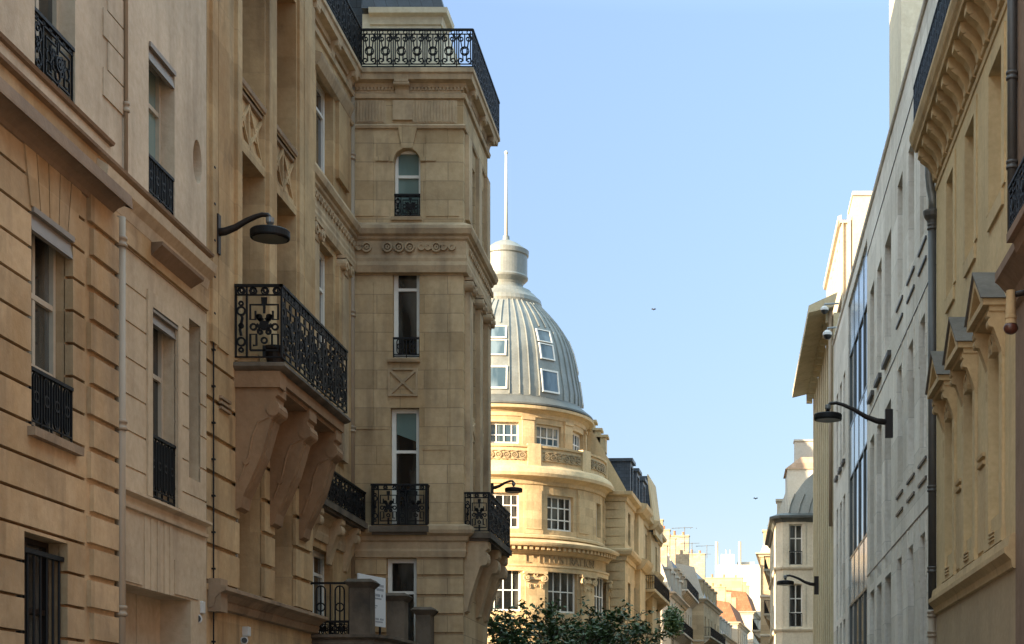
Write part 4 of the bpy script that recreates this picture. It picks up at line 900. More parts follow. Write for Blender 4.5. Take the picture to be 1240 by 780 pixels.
ringp('drum_cornice', [(R3-.1,top3-.45),(R3+.06,top3-.42),(R3+.1,top3-.2),(R3+.3,top3-.05),(R3+.55,top3),(R3+.58,top3+.16),(R3+.3,top3+.24),(R3-.3,top3+.24)], -180,180, seg=96)
mb = MB()
for a in [x+17 for x in WA]: mb.cut(); mb.pbox(DC,a-4.2,a+4.2,par0,top3-.4,R3-.05,R3+.13,3); mb.pbox(DC,a-4.6,a+4.6,top3-.62,top3-.45,R3-.05,R3+.2,3)
for a in [x+17 for x in WA]: 
    mb.cut(); mb.pbox(DC,a-5.4,a+5.4,ben+.02,top2-.15,R2-.05,R2+.06,3); mb.pbox(DC,a-4.4,a+4.4,ben+.3,top2-.45,R2-.05,R2+.1,3)
    mb.cut(); mb.pbox(DC,a-5.2,a+5.2,hG-.5,arch0,R1-.05,R1+.12,3)
T.multi('pilaster', mb, M['dome_stone'])
mb = MB()
for a in [x+17 for x in WA]:
    c = (DC[0]+(R1+.12)*math.sin(R(a)), DC[1]-(R1+.12)*math.cos(R(a))); fr = Fr(c,(math.cos(R(a)),math.sin(R(a))),(math.sin(R(a)),-math.cos(R(a)))); zt_ = arch0
    mb.cut(); mb.box(fr,-.72,.72,zt_-.16,zt_-.02,-.3,.16)
    for s_ in (-1,1):
        mb.spiral(fr,s_*.5,zt_-.42,.24,1.4,R(90),-s_,.085,.08,.14,18); mb.ring(fr,s_*.5,zt_-.42,.07,.08,.1,.16,8)
        for k in range(2): mb.ring(fr,s_*.36,zt_-.82-.12*k,.06,.06,.03,.08,6)
    mb.box(fr,-.3,.3,zt_-.5,zt_-.3,-.05,.08); mb.ring(fr,0,zt_-.22,.1,.06,.08,.1,8); mb.ring(fr,0,zt_-.85,.06,.06,.03,.08,6)
T.multi('ionic_capital', mb, M['dome_trim'])
# engraved name round the frieze
mb = MB(); txt = "L'ILLUSTRATION"; 
for i,chh in enumerate(txt):
    a = 19+i*3.3
    cu = bpy.data.curves.new('t','FONT'); cu.body = chh; cu.size = .66; cu.align_x = 'CENTER'; cu.extrude = .02; cu.resolution_u = 3
    ob = bpy.data.objects.new('t', cu); COL.objects.link(ob); bpy.context.view_layer.update()
    me = ob.to_mesh(); rr = R1+.015
    c = (DC[0]+rr*math.sin(R(a)), DC[1]-rr*math.cos(R(a))); fr = Fr(c,(math.cos(R(a)),math.sin(R(a))),(math.sin(R(a)),-math.cos(R(a))))
    o = len(mb.v); mb.v += [fr.p(v.co.x, fr0+.10+v.co.y, .0+v.co.z+.015) for v in me.vertices]; mb.f += [tuple(o+k for k in p.vertices) for p in me.polygons]
    ob.to_mesh_clear(); bpy.data.objects.remove(ob); bpy.data.curves.remove(cu)
T.part('inscription', mb, M['relief'])
# dome
zb = top3+.24
prof = [(dr(718),zb),(dr(718),zb+.1),(dr(712),zb+.35),(dr(705.5),zb+.62)]
dp = [(704.5,484),(702.5,473),(697,443),(693,428),(687,413),(680,402),(672,391),(661,379),(655,373)]
ddp = [(dr(x),Zat(y,100)) for x,y in dp]
ddp = [(r,z) for r,z in ddp if z > zb+.62]
mb = MB(); mb.lathe(DC, [(R3-.5,zb-.02)]+prof+[(ddp[0][0]-.15,zb+.66)], 96); T.part('dome_skirt', mb, M['lead'], smooth=False)
dome = MB(); base = [(ddp[0][0],zb+.64)]+ddp; dome.lathe(DC, base, 96); do = T.part('dome', dome, M['zinc'], smooth=True)
def dome_r(z):
    for (r0,z0),(r1,z1) in zip(base,base[1:]):
        if z0 <= z <= z1: return r0+(r1-r0)*(z-z0)/max(1e-6,z1-z0)
    return base[-1][0]
ribs = MB(); zt_ = base[-1][1]
for k in range(48):
    a = 7.5*k+2.5
    dwin = min(abs(((a-b+180)%360)-180) for b in (1,42,-50,95,-100,150))
    if dwin < 7.5: segs = ((zb+4.0*1.28, zt_-.1),)
    else: segs = ((zb+.7, zt_),)
    for s0,s1 in segs:
        P = []; n_ = 12
        for i in range(n_+1): z = s0+(s1-s0)*i/n_; r_ = dome_r(z)+.03; P.append((DC[0]+r_*math.sin(R(a)), DC[1]-r_*math.cos(R(a)), z))
        ribs.tube(P, .05, 5)
T.part('dome_rib', ribs, M['zinc'], do)
# roof lights set in the dome
for b in (1,42,-50,95,-100,150):
    for (z0,z1) in ((zb+.95,zb+2.35),(zb+3.0,zb+4.0),(zb+4.1,zb+4.9)):
        r0,r1 = dome_r(z0)+.10, dome_r(z1)+.10; hwid = 5.6*5/max(3.2,r0)*.92
        def q(a,r_,z): return (DC[0]+r_*math.sin(R(a)), DC[1]-r_*math.cos(R(a)), z)
        w = .62 if z1 < zb+2.5 else .52
        f = MB(); g = MB()
        ua = Vector((math.cos(R(b)),math.sin(R(b)),0)); na = Vector((math.sin(R(b)),-math.cos(R(b)),0))
        def pt(u,t,e): z = z0+(z1-z0)*t; r_ = r0+(r1-r0)*t; v = Vector((DC[0],DC[1],0))+na*(r_-.1+e)+ua*u; return (v.x,v.y,z)
        def bx_(m_,u0_,u1_,t0_,t1_,e0,e1): m_.hexa([pt(u0_,t0_,e0),pt(u1_,t0_,e0),pt(u1_,t0_,e1),pt(u0_,t0_,e1),pt(u0_,t1_,e0),pt(u1_,t1_,e0),pt(u1_,t1_,e1),pt(u0_,t1_,e1)])
        bx_(f,-w,-w+.08,0,1,-.2,.10); bx_(f,w-.08,w,0,1,-.2,.10); bx_(f,-w+.08,w-.08,0,.07,-.2,.10); bx_(f,-w+.08,w-.08,.93,1,-.2,.10)
        ro = T.part('roof_light', f, M['frame'], do); bx_(g,-w+.07,w-.07,.06,.94,-.1,.06); T.part('pane', g, M['sky_glass'], ro)
# lantern
mb = MB(); zl = base[-1][1]
LP = [(dr(655),zl-.05),(dr(656),zl+.15),(dr(655),zl+.4),(dr(650),zl+.62),(dr(648),zl+.75),(dr(645),zl+.8),(dr(643),zl+1.0),(dr(636),zl+1.12),(dr(633),zl+1.35),(dr(634),zl+1.5),(dr(639),zl+1.75),(dr(639.5),zl+1.85),(dr(638.5),zl+1.95),(dr(638.5),zl+3.15),(dr(640),zl+3.22),(dr(640.5),zl+3.5),(dr(637),zl+3.62),(dr(628),zl+3.95),(dr(620),zl+4.15),(.22,zl+4.2),(.2,zl+4.45),(.01,zl+4.5)]
mb.lathe(DC, LP, 48); la = T.part('lantern', mb, M['zinc'], smooth=False)
mb = MB(); mb.tube([(DC[0],DC[1],zl+4.3),(DC[0],DC[1],Zat(186,100))], [.11,.075], 10); mb.ball((DC[0],DC[1],Zat(185,100)), .12, 8); T.part('flagpole', mb, M['gold_pole'], smooth=True)
# street wing behind the turret : front strip facing us, street front turning right
wa = 2.94; u_ = (math.sin(R(wa)),math.cos(R(wa))); n_ = (math.cos(R(wa)),-math.sin(R(wa)))
WX0 = Xat(757,100.5); FW = Fr((WX0,100.5),u_,n_); FE = Fr((WX0,100.5),(-n_[0],-n_[1]),(-u_[0],-u_[1])); FE = Fr((WX0,100.5),(-1,0),(0,-1)); LW = 24
HW = Zat(598,100.5)
zz_ = [hG+.0+.55*k for k in range(-14,30)]
hl = []
for z0_,z1_ in ((w1[0],w1[1]),(w2[0],w2[1]),(2.2,6.6)):
    for k in range(6): u = 2.3+k*3.6; hl.append((u-.7,u+.7,z0_,z1_))
mb = MB(); wall(mb, FW, 0, LW, 0, HW, hl); T.part('wall', mb, M['dome_stone'])
mb = MB(); rustic(mb, FE, 0, 9, 0, HW, (), zz_, gap=.06, deep=.06); T.part('rusticated_wall', mb, M['dome_trim'])
mb = MB(); mb.box(FW, .55, LW, 0, HW, -9, -.51); T.part('core', mb, M['dome_stone'])
for h in hl: window(T, FW, *h, depth=.25, cols=2, trans=(.6,))
mb = MB()
pw = [(-9+WX0,100.5),(WX0,100.5),FW.p(LW,0,0)[:2]]
mb.sweep(pw, [(-.1,HW-.5),(.1,HW-.45),(.15,HW-.2),(.45,HW-.1),(.5,HW+.1),(-.1,HW+.2)])
zc2 = Zat(668,100.5); mb.sweep(pw, [(-.1,zc2-.6),(.1,zc2-.55),(.14,zc2-.3),(.4,zc2-.2),(.5,zc2),(.5,zc2+.12),(-.1,zc2+.25)])
T.part('wing_cornice', mb, M['dome_trim'])
mb = MB()
for (ua,ub,pr_) in ((5.6,9.0,.4),(14,17.2,.4)):
    mb.cut(); mb.box(FW, ua, ub, 0, zc2-.5, -.1, pr_-.05); mb.prof(FW, [(0,zc2-.55),(pr_+.1,zc2-.5),(pr_+.4,zc2-.15),(pr_+.5,zc2+.1),(0,zc2+.3)], ua-.3, ub+.3); mb.prof(FW, [(0,HW-.5),(pr_+.1,HW-.4),(pr_+.4,HW-.1),(pr_+.45,HW+.15),(0,HW+.3)], ua-.3, ub+.3)
    mb.box(FW, ua, ub, zc2+.3, HW-.5, -.1, pr_-.15)
T.multi('projecting_bay', mb, M['dome_trim'])
mb = MB(); zb_ = Zat(715,112); mb.box(FW, 10.2, 22, zb_-.2, zb_, 0, .9); mb.prof(FW, [(0,zb_-.9),(.8,zb_-.2),(0,zb_-.2)], 10.6, 11.1); mb.prof(FW, [(0,zb_-.9),(.8,zb_-.2),(0,zb_-.2)], 20.6, 21.1); b_ = T.part('balcony', mb, M['dome_trim'])
r = MB(); railing(r, FW, 10.3, 21.9, zb_, zb_+.95, .85, 'bars', cell=.15); e_ = Fr(FW.p(10.3,0,0)[:2], FW.n, FW.u); railing(r, e_, 0,.85, zb_, zb_+.95, 0, 'bars', cell=.15); T.part('railing', r, M['iron'], b_)
# party wall slope, mansard, dormers
fy = Fr((0,101.6),(1,0),(0,-1))
P = [(Xat(x,101.6),Zat(y,101.6)) for x,y in ((700,492),(708,505),(757.5,592),(757.5,598),(640,600),(640,492))]
mb = MB(); mb.prism(fy, P, -.45, 0); T.part('gable_wall', mb, M['dome_trim'])
mb = MB(); mb.prof(FW, [(-.1,HW+.1),(-1.35,HW+2.3),(-3.3,HW+5.0),(-6,HW+5.0),(-8,HW+.1)], 1.6, 13.4); rf = T.part('roof', mb, M['slate'])
for k in range(3):
    u = 4.2+k*3.9; z = HW+.25; mb = MB(); mb.box(FW, u-.85, u-.6, z, z+2.35, -2.2, -.05); mb.box(FW, u+.6, u+.85, z, z+2.35, -2.2, -.05); mb.box(FW, u-.6, u+.6, z, z+.3, -2.2, -.05); mb.box(FW, u-.86, u+.86, z+2.1, z+2.34, -2.2, -.04); mb.box(FW, u-1.0, u+1.0, z+2.35, z+2.55, -2.3, .12); mb.box(FW, u-.62, u+.62, z+.3, z+2.1, -2.2, -.35)
    T.part('dormer', mb, M['slate'], rf)
for x,y in ((712,512),(719,522),(726,530)):
    X_ = Xat(x+2,103); z = Zat(y+6,103); mb = MB(); mb.box(Fr((X_,103),(1,0),(0,-1)), -.3,.3,z-.6,z+.35,-1,0); mb.box(Fr((X_,103),(1,0),(0,-1)), -.4,.45,z+.35,z+.5,-1.1,.1); T.part('chimney', mb, M['dome_trim'], rf)
# tall blue zinc pavilion roof at the far end of the wing
mb = MB(); za = HW-.6; fp = Fr(FW.p(14.0,0,0)[:2],u_,n_); mb.prof(fp, [(.42,za),(.36,za+.6),(-.02,za+4.0),(-.95,za+4.0),(-1.05,za)], 0, 5.5); mb.prof(FW, [(-.1,HW+.1),(-1.35,HW+1.6),(-6,HW+1.8),(-8,HW+.1)], 13.6, LW)
T.part('pavilion_roof', mb, M['slate'])
mb = MB(); mb.prof(fp, [(.60,za-.2),(.05,za+4.1),(-.03,za+4.1),(.42,za-.2)], -.08, 5.6); T.part('pavilion_gable', mb, M['dome_trim'])
# ================================================================== RIGHT ROW
XR = 5.2; RR = Fr((XR,0),(0,1),(-1,0))
def ru(x,X=XR): return Yat(x,X)
def rz(x,y,X=XR): return Zat(y,Yat(x,X))
# ---------------- nearest brown house with the little balcony
e0 = 29.0
T = Thing('apartment_building', 'brown stone building with an iron balcony at the right edge of the picture', 'building', (XR,20,0))
mb = MB(); hs = [(24.6,25.8,9.9,12.6),(21.5,22.7,9.9,12.6),(24.6,25.8,5.2,7.8)]
wall(mb, RR, 16, e0, 0, 18, hs, -.5, 0); mb.box(RR, 16, e0, 0, 18, -9, -.5); T.part('wall', mb, M['brown_stone'])
for h in hs: window(T, RR, *h, depth=.25, cols=2, trans=(.7,), rail=.8)
mb = MB(); zz = rz(1240,345)
mb.prof(RR, [(0,zz-.25),(.08,zz-.2),(.12,zz),(.32,zz+.22),(.38,zz+.26),(.38,zz+.42),(0,zz+.5)], 16, e0-.05); T.part('cornice', mb, M['brown_stone'])
bX = 4.6; yf = Yat(1223,bX); z0 = Zat(283,yf); z1 = Zat(226,yf)
mb = MB(); mb.box(RR, 22.6, yf+.05, z0-.14, z0, 0, XR-bX+.05); mb.prof(RR, [(0,z0-.14),(.55,z0-.14),(.5,z0-.32),(.2,z0-.5),(0,z0-.55)], 22.7, yf); b = T.part('balcony', mb, M['brown_stone'])
r = MB(); railing(r, RR, 22.65, yf, z0+.02, z1, XR-bX, 'ornate', .026, .03, cell=.8); e_ = Fr((XR,yf),(-1,0),(0,1)); railing(r, e_, .02, XR-bX, z0+.02, z1, 0, 'ornate', .026, .03, cell=.6); T.part('balcony_railing', r, M['iron'], b)
mb = MB(); Yb = 27.0; X_ = Xat(1224,Yb); zt = Zat(352,Yb); zb_ = Zat(405,Yb)
mb.lathe((X_,Yb), [(.01,zt),(.075,zt),(.085,zt-.42),(.1,zt-.43),(.1,zt-.47),(.085,zt-.48),(.1,zt-.56),(.01,zt-.56)], 14)
q = single('pendant_finial', mb, M['ochre_trim'], 'cream tapered pendant ending in a dull red ball under the brown cornice, right edge', 'finial', (X_,Yb,zb_))
q2 = MB(); q2.ball((X_,Yb,zt-.63), .125, 14, .85); o = mesh_of('ball', q2, M['red'], (X_,Yb,zb_), True); COL.objects.link(o); o.parent = q
q3 = MB(); q3.tube([(X_,Yb,zt-.08),(XR+.02,Yb,zt+.02)], .05, 8); o = mesh_of('bracket', q3, M['brown_iron'], (X_,Yb,zb_), True); COL.objects.link(o); o.parent = q
# ---------------- yellow ochre house
T = Thing('apartment_building', 'yellow ochre building with a deep bracketed cornice and triangular window pediments on the right', 'building', (XR,30,0))
a0, a1 = e0, ru(1134)
hc = rz(1134,212)                     # underside of the cornice
zl = Zat(731, ru(1134)); 
ctr = [ru(1214),ru(1179),ru(1156),ru(1140.5)]
ctr = [29.95, 33.35, 36.2, 38.75]; 
pz = 9.25
up = []; 
for x,y in ((1205.5,66),(1176,152),(1151.5,216)): 
    u = ru(x); up.append((u-.48,u+.48,0,0))
cU = [(ru(1214.5),ru(1199)),(ru(1181),ru(1170)),(ru(1155.5),ru(1147.5))]
hu = [(a,b,hc-3.2,hc-.95) for a,b in cU]
hu = [(a,b,Zat(320,a)*0+hc-3.55,hc-.9) for a,b in cU]
cL = [(ru(1216)+.0,ru(1199)),(ru(1184),ru(1174)),(ru(1160),ru(1152.5))]
cL = [((a+b)/2-.62,(a+b)/2+.62) for a,b in cU]
hl = [(a,b,zl+.95,pz+.2) for a,b in cL]
mb = MB(); wall(mb, RR, a0, a1, zl, hc+.6, hu+hl, -.5, 0)
mb.box(RR, a0, a1, zl, hc+1.6, -9, -.55)
for (a,b) in cU:                         # flat frames and panels
    for q in ((a-.3,a-.004,hc-3.6,hc-.6),(b+.004,b+.3,hc-3.6,hc-.6),(a-.004,b+.004,hc-.896,hc-.6)): mb.box(RR,*q,-.01,.035)
    mb.box(RR, a-.1, b+.1, hc-3.95, hc-3.65, -.02, .05)
for i in range(3):
    a,b = cL[i]
    for q in ((a-.32,a-.004,zl+.4,pz+.2),(b+.004,b+.32,zl+.4,pz+.2)): mb.box(RR,*q,-.01,.06)
    mb.box(RR, a-.4, b+.4, zl+.35, zl+.6, -.02, .09)
T.part('wall', mb, M['ochre'])
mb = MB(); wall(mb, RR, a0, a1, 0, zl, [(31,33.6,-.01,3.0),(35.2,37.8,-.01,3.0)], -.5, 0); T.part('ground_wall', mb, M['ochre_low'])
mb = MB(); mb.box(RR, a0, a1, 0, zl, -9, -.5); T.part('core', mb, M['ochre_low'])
for h in hu+hl: window(T, RR, *h, depth=.3, cols=2, trans=(.7,))
window(T, RR, 31,33.6,0,3.0, depth=.35, cols=3, trans=(.8,)); window(T, RR, 35.2,37.8,0,3.0, depth=.35, cols=3, trans=(.8,))
# pediments on consoles
for i,(a,b) in enumerate(cL):
    c = (a+b)/2; z = pz+.35; out = .42; mb = MB(); w = .98
    mb.box(RR, c-w, c+w, z, z+.1, -.02, out-.12); mb.box(RR, c-w-.05, c+w+.05, z+.1, z+.22, -.02, out)
    for s in (-1,1): mb.prism(RR, [(c+s*(w+.05),z+.22),(c,z+.95),(c,z+.72),(c+s*(w-.28),z+.22)], -.02, out)
    mb.prism(RR, [(c-w+.2,z+.2),(c+w-.2,z+.2),(c,z+.8)], -.02, .12); pe = T.part('pediment', mb, M['ochre_trim'])
    l = MB()
    for s in (-1,1): l.prism(RR, [(c+s*(w+.12),z+.22),(c,z+1.0),(c,z+.955),(c+s*(w+.06),z+.215)], -.02, out+.05)
    T.part('pediment_flashing', l, M['flashing'], pe)
    k = MB()
    for s in (-1,1): k.cut(); scroll_console(k, RR, c+s*(w-.16)-.13, c+s*(w-.16)+.13, z, z-.85, .32)
    for s in (-1,1):
        k.cut()
        for j in range(3): k.ring(RR, c+s*(w-.16), z-1.0-.13*j, .06, .05, .03, .07, 6)
    k.cut()
    for j in range(3): k.box(RR, c-.3, c+.3, zl+1.9-.0-.55+.07*j-.9, zl+1.93-.55+.07*j-.9, .0, .12)
    k.cut(); k.ring(RR, c, pz-.05, .16, .08, .05, .14, 8); k.ring(RR, c+.15, pz-.15, .1, .06, .05, .14, 8); k.ring(RR, c-.15, pz-.15, .1, .06, .05, .14, 8)
    T.multi('console', k, M['ochre_trim'], pe)
for (x,y0,y1) in ((1157,300,330),(1193,345,372)): pass
mb = MB()
for i in (0,1):
    c = (cL[i][1]+cL[i+1][0])/2; mb.cut()
    for j in range(2): mb.prof(RR, [(0,zl+2.15+.16*j),(.07,zl+2.17+.16*j),(.08,zl+2.23+.16*j),(0,zl+2.25+.16*j)], c-.38, c+.38)
    mb.box(RR, c-.5, c+.5, zl+.45, zl+2.1, -.02, .03)
mb.box(RR, cL[0][1]+.55,cL[0][1]+.6, zl+.5, zl+1.5, -.01, .04)
T.multi('panel_moulding', mb, M['ochre_trim'])
mb = MB(); mb.prof(RR, [(0,zl-.28),(.06,zl-.26),(.08,zl-.12),(.2,zl),(.2,zl+.1),(.13,zl+.12),(.1,zl+.32),(.03,zl+.36),(0,zl+.36)], a0, a1+.0); T.part('belt_course', mb, M['ochre_trim'])
# cornice with modillions
OUT = XR-Xat(1101,ru(1134)); mb = MB(); mb.prof(RR, [(-.2,hc+.55),(OUT-.14,hc+.55),(OUT-.12,hc+.62),(OUT-.06,hc+.70),(OUT,hc+.85),(OUT,hc+.95),(-.2,hc+1.05)], a0+.02, a1)
mb.prof(RR, [(0,hc-.42),(.03,hc-.4),(.04,hc-.3),(.015,hc-.28),(.015,hc-.2),(.06,hc-.18),(.07,hc-.1),(0,hc-.08)], a0+.02, a1)
mb.prof(RR, [(0,hc+.35),(.1,hc+.36),(.14,hc+.5),(.16,hc+.549),(0,hc+.549)], a0+.02, a1)
co = T.part('cornice', mb, M['ochre_trim'])
nm = 13
for i in range(nm):
    u = a1-.22-i*(a1-a0-.5)/(nm-1); k = MB()
    k.prof(RR, [(0,hc+.549),(OUT-.2,hc+.549),(OUT-.2,hc+.36),(OUT-.26,hc+.31),(OUT-.34,hc+.33),(.42,hc+.28),(.24,hc+.14),(.13,hc-.04),(.10,hc-.2),(0,hc-.24)], u-.15, u+.15); T.part('modillion', k, M['ochre_trim'], co)
# iron balustrade standing on the cornice, mansard behind
rzt = Zat(40, Yat(1104,XR-OUT+.15)) 
mb = MB(); railing(mb, RR, a0+.05, a1-.05, hc+1.05, hc+2.15, OUT-.12, 'balustrade', .03, .04, cell=.42); e_ = Fr((XR,a1-.05),(-1,0),(0,1)); railing(mb, e_, 0, OUT-.12, hc+1.05, hc+2.15, 0, 'balustrade', .03, .04, cell=.4); T.part('roof_balustrade', mb, M['iron'])
mb = MB(); mb.box(RR, a0, a1-.02, hc+1.0, hc+4.3, -8, -.7); T.part('attic', mb, M['cream'])
# drainpipes
Yp = ru(1130)+.0; Yp = a1+.12; Xp = Xat(1129.5,Yp)
zhop = Zat(258,Yp); pipe(T, 0, Yp, Xp, Zat(738,Yp), zhop, .115, 'dark_pipe', collars=[Zat(y,Yp) for y in (275,592,690)])
mb = MB(); mb.lathe((Xp,Yp), [(.115,zhop-.45),(.13,zhop-.3),(.15,zhop-.2),(.22,zhop-.1),(.24,zhop),(.24,zhop+.04),(.14,zhop+.06),(.01,zhop+.06)], 16, close=False); T.part('pipe_hopper', mb, M['dark_pipe'])
mb = MB(); mb.tube([(Xp,Yp,zhop+.04),(Xp,Yp,zhop+.35),(Xp-.06,Yp-.05,zhop+.6),(Xp-.1,Yp-.12,zhop+.9),(Xp-.1,Yp-.2,hc+.6)], .11, 12); T.part('pipe_offset', mb, M['grey_zinc'], smooth=True)
pipe(T, 0, Yp, Xp, 0.1, Zat(740,Yp), .115, 'pipe', collars=[Zat(744,Yp),Zat(768,Yp)])
Yq = 28.8; pipe(T, 0, Yq, Xat(1225.5,Yq), Zat(290,Yq), 18, .085, 'dark_pipe', collars=[Zat(92,Yq),Zat(200,Yq)])
mb = MB(); mb.box(Fr((0,43),(1,0),(0,-1)), Xat(1091,43), Xat(1091,43)+3, hc+2.0-8, 30, -2.0, 0)
# ---------------- white stone building
T = Thing('office_building', 'long white stone building with slim vertical windows and a dark glass bay on the right', 'building', (XR,a1+.3,0))
c0, c1 = a1+.02, ru(1009.5); HW2 = Zat(232, ru(1060)); 
g1 = [(ru(1121.5),ru(1114)),(ru(1107),ru(1100)),(ru(1093),ru(1087))]
g2 = [(ru(1079),ru(1071.5)),(ru(1067.5),ru(1062)),(ru(1058.5),ru(1053.5))]
g3 = [(ru(1023.5),ru(1021)),(ru(1019.3),ru(1017)),(ru(1015),ru(1013))]
bay = (ru(1050),ru(1027))
hs = []
for k,g in enumerate((g1,g2,g3)):
    for a,b in g:
        rows = ((.5,2.9),(3.5,7.05),(9.2,12.8),(14.95,18.4)) if k == 0 else ((.5,6.9),(7.15,12.4),(14.2,17.8))
        for z0,z1 in rows: hs.append((a,b,z0,z1,k))
mb = MB(); wall(mb, RR, c0, c1, 0, HW2, [h[:4] for h in hs]+[(bay[0],bay[1],-.01,HW2-.6)], -.75, 0)
mb.box(RR, c0, c1, 0, HW2-.05, -12, -.78)
T.part('wall', mb, M['white_stone'])
mb = MB(); m2 = MB()
for a,b in g1:                                   # paired ventilation slots, ledges
    for z in (14.62,14.1,8.9,8.38): mb.cut(); mb.box(RR, a-.15, b+.2, z, z+.07, -.02, .045)
    for z1 in (7.05,12.8): m2.cut(); m2.box(RR, a-.12, a-.004, z1-1.2, z1+.5, -.01, .03); m2.cut(); m2.box(RR, b+.004, b+.12, z1-1.2, z1+.5, -.01, .03)
for g in (g2,g3):
    for a,b in g:
        mb.cut(); mb.box(RR, a-.05, b+.05, 13.75, 13.9, -.02, .12)
for z in (HW2-1.3,13.35,7.6): mb.cut(); mb.box(RR, c0, bay[0]-.1, z, z+.03, -.01, .02)
T.multi('sill_ledge', mb, M['sill_dark']); T.multi('window_trim', m2, M['white_stone'])
for h in hs:
    a,b,z0,z1,k = h
    if k == 0: window(T, RR, a,b,z0,z1, depth=.55, cols=1, trans=(.5,), fm='grey_frame')
    else: window(T, RR, a,b,z0,z1, depth=.4, cols=1, trans=(.34,.67) if z1-z0 > 4 else (.5,), fm='grey_panel')
mb = MB(); mb.prof(RR, [(-.3,HW2-.03),(.05,HW2-.03),(.08,HW2+.02),(.08,HW2+.1),(-.3,HW2+.12)], c0, c1); T.part('coping', mb, M['white_stone'])
# glass bay
mb = MB(); pn = MB(); bl = MB()
zs_ = [(0,7.3,0),(7.3,9.3,1),(9.3,12.75,0),(12.75,14.9,1),(14.9,18.0,0),(18.0,HW2-.3,1)]
nb = 4
for i in range(nb+1): u = bay[0]+(bay[1]-bay[0])*i/nb; mb.box(RR, u-.07, u+.07, 0, HW2-.35, -.5, -.06)
for z0,z1,s in zs_: mb.box(RR, bay[0], bay[1], z1-.05, z1+.05, -.5, -.065)
ba = T.part('glass_bay', mb, M['grey_panel'])
for z0,z1,s in zs_:
    for i in range(nb):
        u0_ = bay[0]+(bay[1]-bay[0])*i/nb+.07; u1_ = bay[0]+(bay[1]-bay[0])*(i+1)/nb-.07; q = MB(); q.box(RR, u0_, u1_, z0+.05, z1-.05, -.3, -.08 if s else -.12); T.part('pane', q, M['reflected_sky_glass' if s else 'glass'], ba)
# ---------------- tall beige chimney wall above the near part of the white building
mb = MB(); ft = Fr((0,48.1),(1,0),(0,-1)); x0 = XR+.01
mb.box(ft, x0, x0+6, HW2-.2, 27, -3.5, 0); mb.box(ft, x0-.08, x0+6.08, 27, 27.2, -3.6, .08)
T.part('stair_tower', mb, M['cream'])
# ---------------- ribbed building with the big eave
T = Thing('office_building', 'ribbed beige concrete building under a wide overhanging flat eave, beyond the white building', 'building', (XR,ru(1009.5),0))
d0, d1 = c1+.05, ru(983.5); HR = 22.35
mb = MB()
mb.box(RR, d0, d1, 0, HR, -10, -.35); k = 11
for i in range(k): u = d0+(d1-d0)*i/k; mb.box(RR, u+.0, u+.75, 0, HR, -.36, .0); mb.box(RR, u+1.2, u+1.35, 0, HR, -.36, -.12)
T.part('wall', mb, M['ribbed'])
mb = MB(); OUT2 = XR-Xat(979.5,78.2)
mb.hexa([RR.p(d0,HR+.3,0),RR.p(d1,HR+.3,0),RR.p(d1,HR-.0,OUT2),RR.p(d0,HR-.0,OUT2),RR.p(d0,HR+1.0,-.2),RR.p(d1,HR+1.0,-.2),RR.p(d1,HR+.35,OUT2),RR.p(d0,HR+.35,OUT2)])
T.part('eave', mb, M['ribbed'])
mb = MB()
for i in range(14): u = d0+.5+i*1.45; mb.cut(); mb.box(RR, u, u+.3, HR-.35, HR+.28, 0, .35)
T.multi('eave_bracket', mb, M['ribbed'])
mb = MB(); mb.tube([RR.p(d0+.4,12,.12),RR.p(d0+.4,HR+.2,.12)], .1, 10); T.part('drainpipe', mb, M['pipe'], smooth=True)
# penthouse above : sunlit end wall and narrow street front with windows
z0, z1 = HR-.5, Zat(262,78.5); px = Xat(1019,78.5); fq = Fr((px,78.5),(0,1),(-1,0)); fe = Fr((px,78.5),(1,0),(0,-1))
ph = [(1.2+k*1.6,1.9+k*1.6,z1-2.3,z1-.7) for k in range(5)]
mb = MB(); wall(mb, fq, .5, 12, z0, z1, ph, -.4, 0); wall(mb, fe, 0, 5, z0, z1-.35, (), -.5, 0); mb.box(fq, .5, 12, z0, z1, -7, -.4); T.part('penthouse', mb, M['pale'])
mb = MB(); mb.box(fe, -.1, 5.05, z1-.35, z1-.22, -.5, .12); mb.prof(fq, [(0,z1-.25),(.14,z1-.2),(.18,z1-.0),(0,z1+.08)], .0, 12.1); mb.box(fe, Xat(1026,78.5)-px, Xat(1030,78.5)-px, z0, z1, -.1, .3); mb.box(fe, Xat(1019.5,78.5)-px, Xat(1021,78.5)-px, z0, z1-.35, -.1, .12); T.part('penthouse_trim', mb, M['pale'])
mb = MB(); ya_ = 77.8; fe2 = Fr((0,ya_),(1,0),(0,-1)); mb.box(fe2, Xat(1033,ya_), Xat(1033,ya_)+3, HW2-.3, Zat(237,ya_), -3, 0); mb.box(fe2, Xat(1032,ya_)-.0, Xat(1033,ya_)+3.1, Zat(237,ya_), Zat(232,ya_), -3.1, .08); T.part('stair_tower', mb, M['pale'], label='sunlit stair tower')
for h in ph: window(T, fq, *h, depth=.2, cols=1, trans=())
